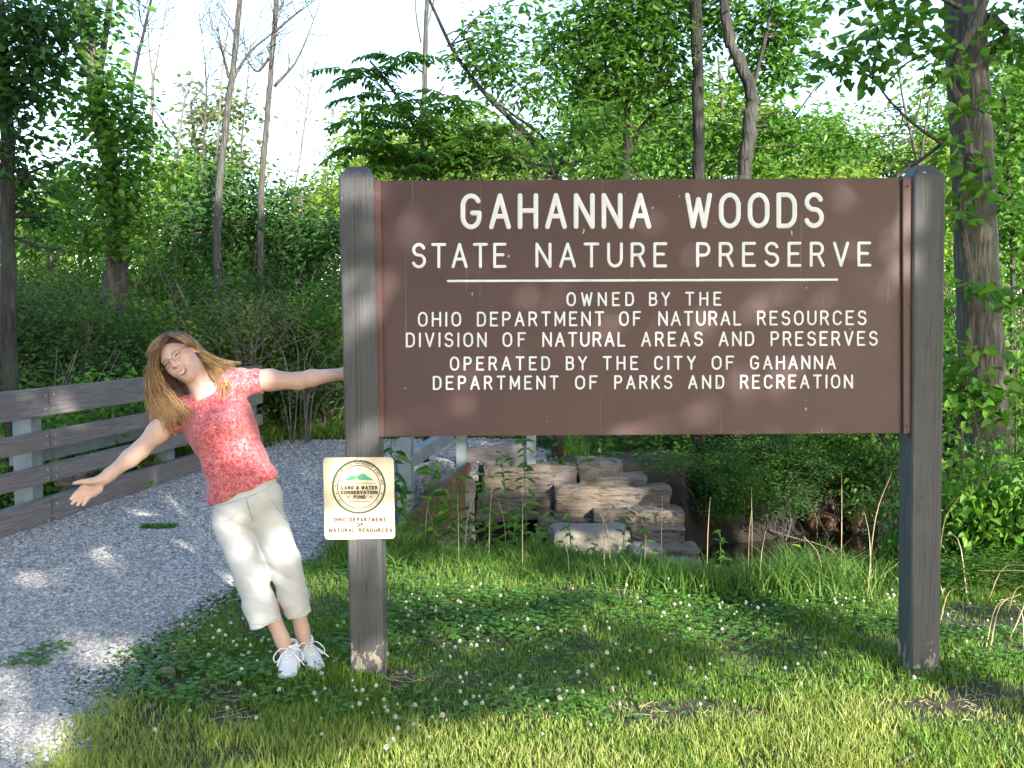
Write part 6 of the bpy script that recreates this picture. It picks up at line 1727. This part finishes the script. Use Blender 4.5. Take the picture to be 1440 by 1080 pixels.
# --- hair
hs = SDF(CH - [.25, .17, .36], CH + [.30, .22, .16], .0045)
hs.ell(hl(0, .020, .040), (.083, .098, .084), RH, .01)
hs.ell(hl(0, .045, .0), (.078, .075, .09), RH, .02)
hs.ell(hl(.004, -.085, -.030), (.066, .075, .098), RH, .015, 'cut')
hs.chain([P(222, 500, 4.40), P(214, 545, 4.42), P(226, 592, 4.37)], [.035, .038, .02], .02)
hs.chain([P(232, 525, 4.42), P(248, 560, 4.40), P(257, 590, 4.34)], [.032, .045, .03], .03)
hs.chain([P(280, 494, 4.45), P(306, 518, 4.46), P(320, 530, 4.40)], [.026, .028, .022], .02)
V, F = hs.mesh(2)
m = MB(); m.add(V, F, 0, (.085, .055, .042, 1))
def lock_group(guides, n, r0, jit, wave, goldb=0.0):
    gs = [np.array([P(a, b, d) for a, b, d in g]) for g in guides]
    gs = [resample3(smooth_path(g, 6), 20) for g in gs]
    for q in range(n):
        t = RNG.random() * (len(gs) - 1); i = min(int(t), len(gs) - 2); f = t - i
        c = gs[i] * (1 - f) + gs[i + 1] * f
        cut = RNG.uniform(.62, 1.0); nn = max(8, int(20 * cut)); c = c[:nn]
        s_ = np.linspace(0, 1, nn)
        off = RNG.normal(0, 1, 3) * jit * np.array([1, .8, .6])
        ph = RNG.uniform(0, 6.28); fq = RNG.uniform(2.0, 4.2)
        c = c + off * (.35 + .9 * s_)[:, None] + (wave * sstep(.25, .8, s_) * np.sin(ph + s_ * 6.28 * fq))[:, None] * unit(RNG.normal(0, 1, 3) * [1, .8, .3])
        g_ = RNG.random()
        tt = np.clip(sstep(.2, .85, s_) * (.25 + .9 * g_) + goldb * g_, 0, 1)[:, None]
        colr = np.array([.105, .062, .040]) * (1 - tt) + np.array([.48, .31, .155]) * tt
        colr = colr * (.55 + .85 * RNG.random())
        rr = r0 * (.6 + .7 * RNG.random()) * np.interp(s_, [0, .1, .7, 1], [.5, 1, .9, .25])
        m.tube(c, rr, 5, cap=False, col=np.hstack([colr, np.ones((nn, 1))]), squash=.55)
def resample3(p, n):
    d = np.r_[0, np.cumsum(np.linalg.norm(np.diff(p, axis=0), axis=1))]; t = np.linspace(0, d[-1], n)
    return np.stack([np.interp(t, d, p[:, c]) for c in range(3)], 1)
LG = [[(250, 466, 4.43), (224, 476, 4.42), (211, 515, 4.43), (209, 555, 4.42), (214, 588, 4.39), (226, 614, 4.35)],
      [(245, 467, 4.39), (221, 481, 4.36), (211, 520, 4.37), (212, 560, 4.37), (221, 592, 4.35), (232, 620, 4.33)],
      [(241, 469, 4.34), (220, 485, 4.31), (211, 522, 4.32), (216, 562, 4.33), (228, 595, 4.32), (238, 620, 4.31)],
      [(238, 472, 4.31), (221, 488, 4.30), (216, 526, 4.30), (228, 562, 4.31), (243, 590, 4.29), (247, 615, 4.28)],
      [(236, 475, 4.295), (221, 494, 4.29), (220, 528, 4.30), (240, 560, 4.30), (257, 582, 4.28), (260, 606, 4.26)],
      [(234, 479, 4.29), (221, 500, 4.29), (226, 532, 4.31), (248, 562, 4.32), (270, 578, 4.29), (277, 600, 4.27)]]
lock_group(LG, 620, .0031, .008, .013)
FG = [[(240, 467, 4.33), (253, 470, 4.285), (268, 480, 4.31), (278, 494, 4.38)], [(239, 469, 4.31), (252, 473, 4.27), (265, 481, 4.288), (273, 489, 4.35)], [(238, 472, 4.295), (248, 475, 4.262), (260, 481, 4.268), (268, 487, 4.31)]]
lock_group(FG, 110, .0036, .003, .002)
CG = [[(236, 472, 4.30), (226, 480, 4.29), (220, 492, 4.29), (216, 506, 4.31)], [(243, 466, 4.34), (228, 474, 4.31), (216, 488, 4.31), (210, 506, 4.33)], [(246, 465, 4.38), (230, 470, 4.36), (214, 486, 4.36), (206, 508, 4.38)], [(250, 466, 4.42), (234, 469, 4.42), (214, 484, 4.42), (204, 508, 4.43)]]
lock_group(CG, 150, .0036, .004, .002)
RG = [[(242, 466, 4.40), (262, 470, 4.38), (286, 494, 4.40), (318, 508, 4.40), (346, 511, 4.37)],
      [(243, 467, 4.37), (264, 475, 4.33), (284, 500, 4.39), (312, 515, 4.38), (334, 524, 4.33)],
      [(243, 469, 4.34), (266, 480, 4.36), (283, 506, 4.41), (304, 522, 4.38), (320, 542, 4.31), (318, 566, 4.27)],
      [(245, 471, 4.32), (268, 482, 4.36), (282, 508, 4.42), (298, 528, 4.38), (309, 548, 4.31), (309, 572, 4.27)]]
lock_group(RG, 300, .0032, .006, .007, .25)
BG = [[(262, 470, 4.46), (244, 500, 4.47), (232, 545, 4.44), (240, 590, 4.40)], [(262, 470, 4.46), (262, 505, 4.47), (262, 545, 4.44), (272, 590, 4.33)]]
lock_group([[(246, 465, 4.38), (262, 471, 4.37), (274, 481, 4.40), (282, 496, 4.42)], [(248, 466, 4.42), (264, 472, 4.42), (278, 483, 4.44), (288, 498, 4.44)]], 90, .0036, .004, .002)
lock_group(BG, 120, .0045, .012, .009)
k = NT('long brown hair with golden ends'); at = k.n('ShaderNodeAttribute'); at.attribute_name = 'col'
k.color(at.outputs['Color']); k.set(Roughness=.5); k.b.inputs['Specular IOR Level'].default_value = .3; M['hair'] = k.m
m.build('hair', M['hair'], person, smooth=True, cols=True)
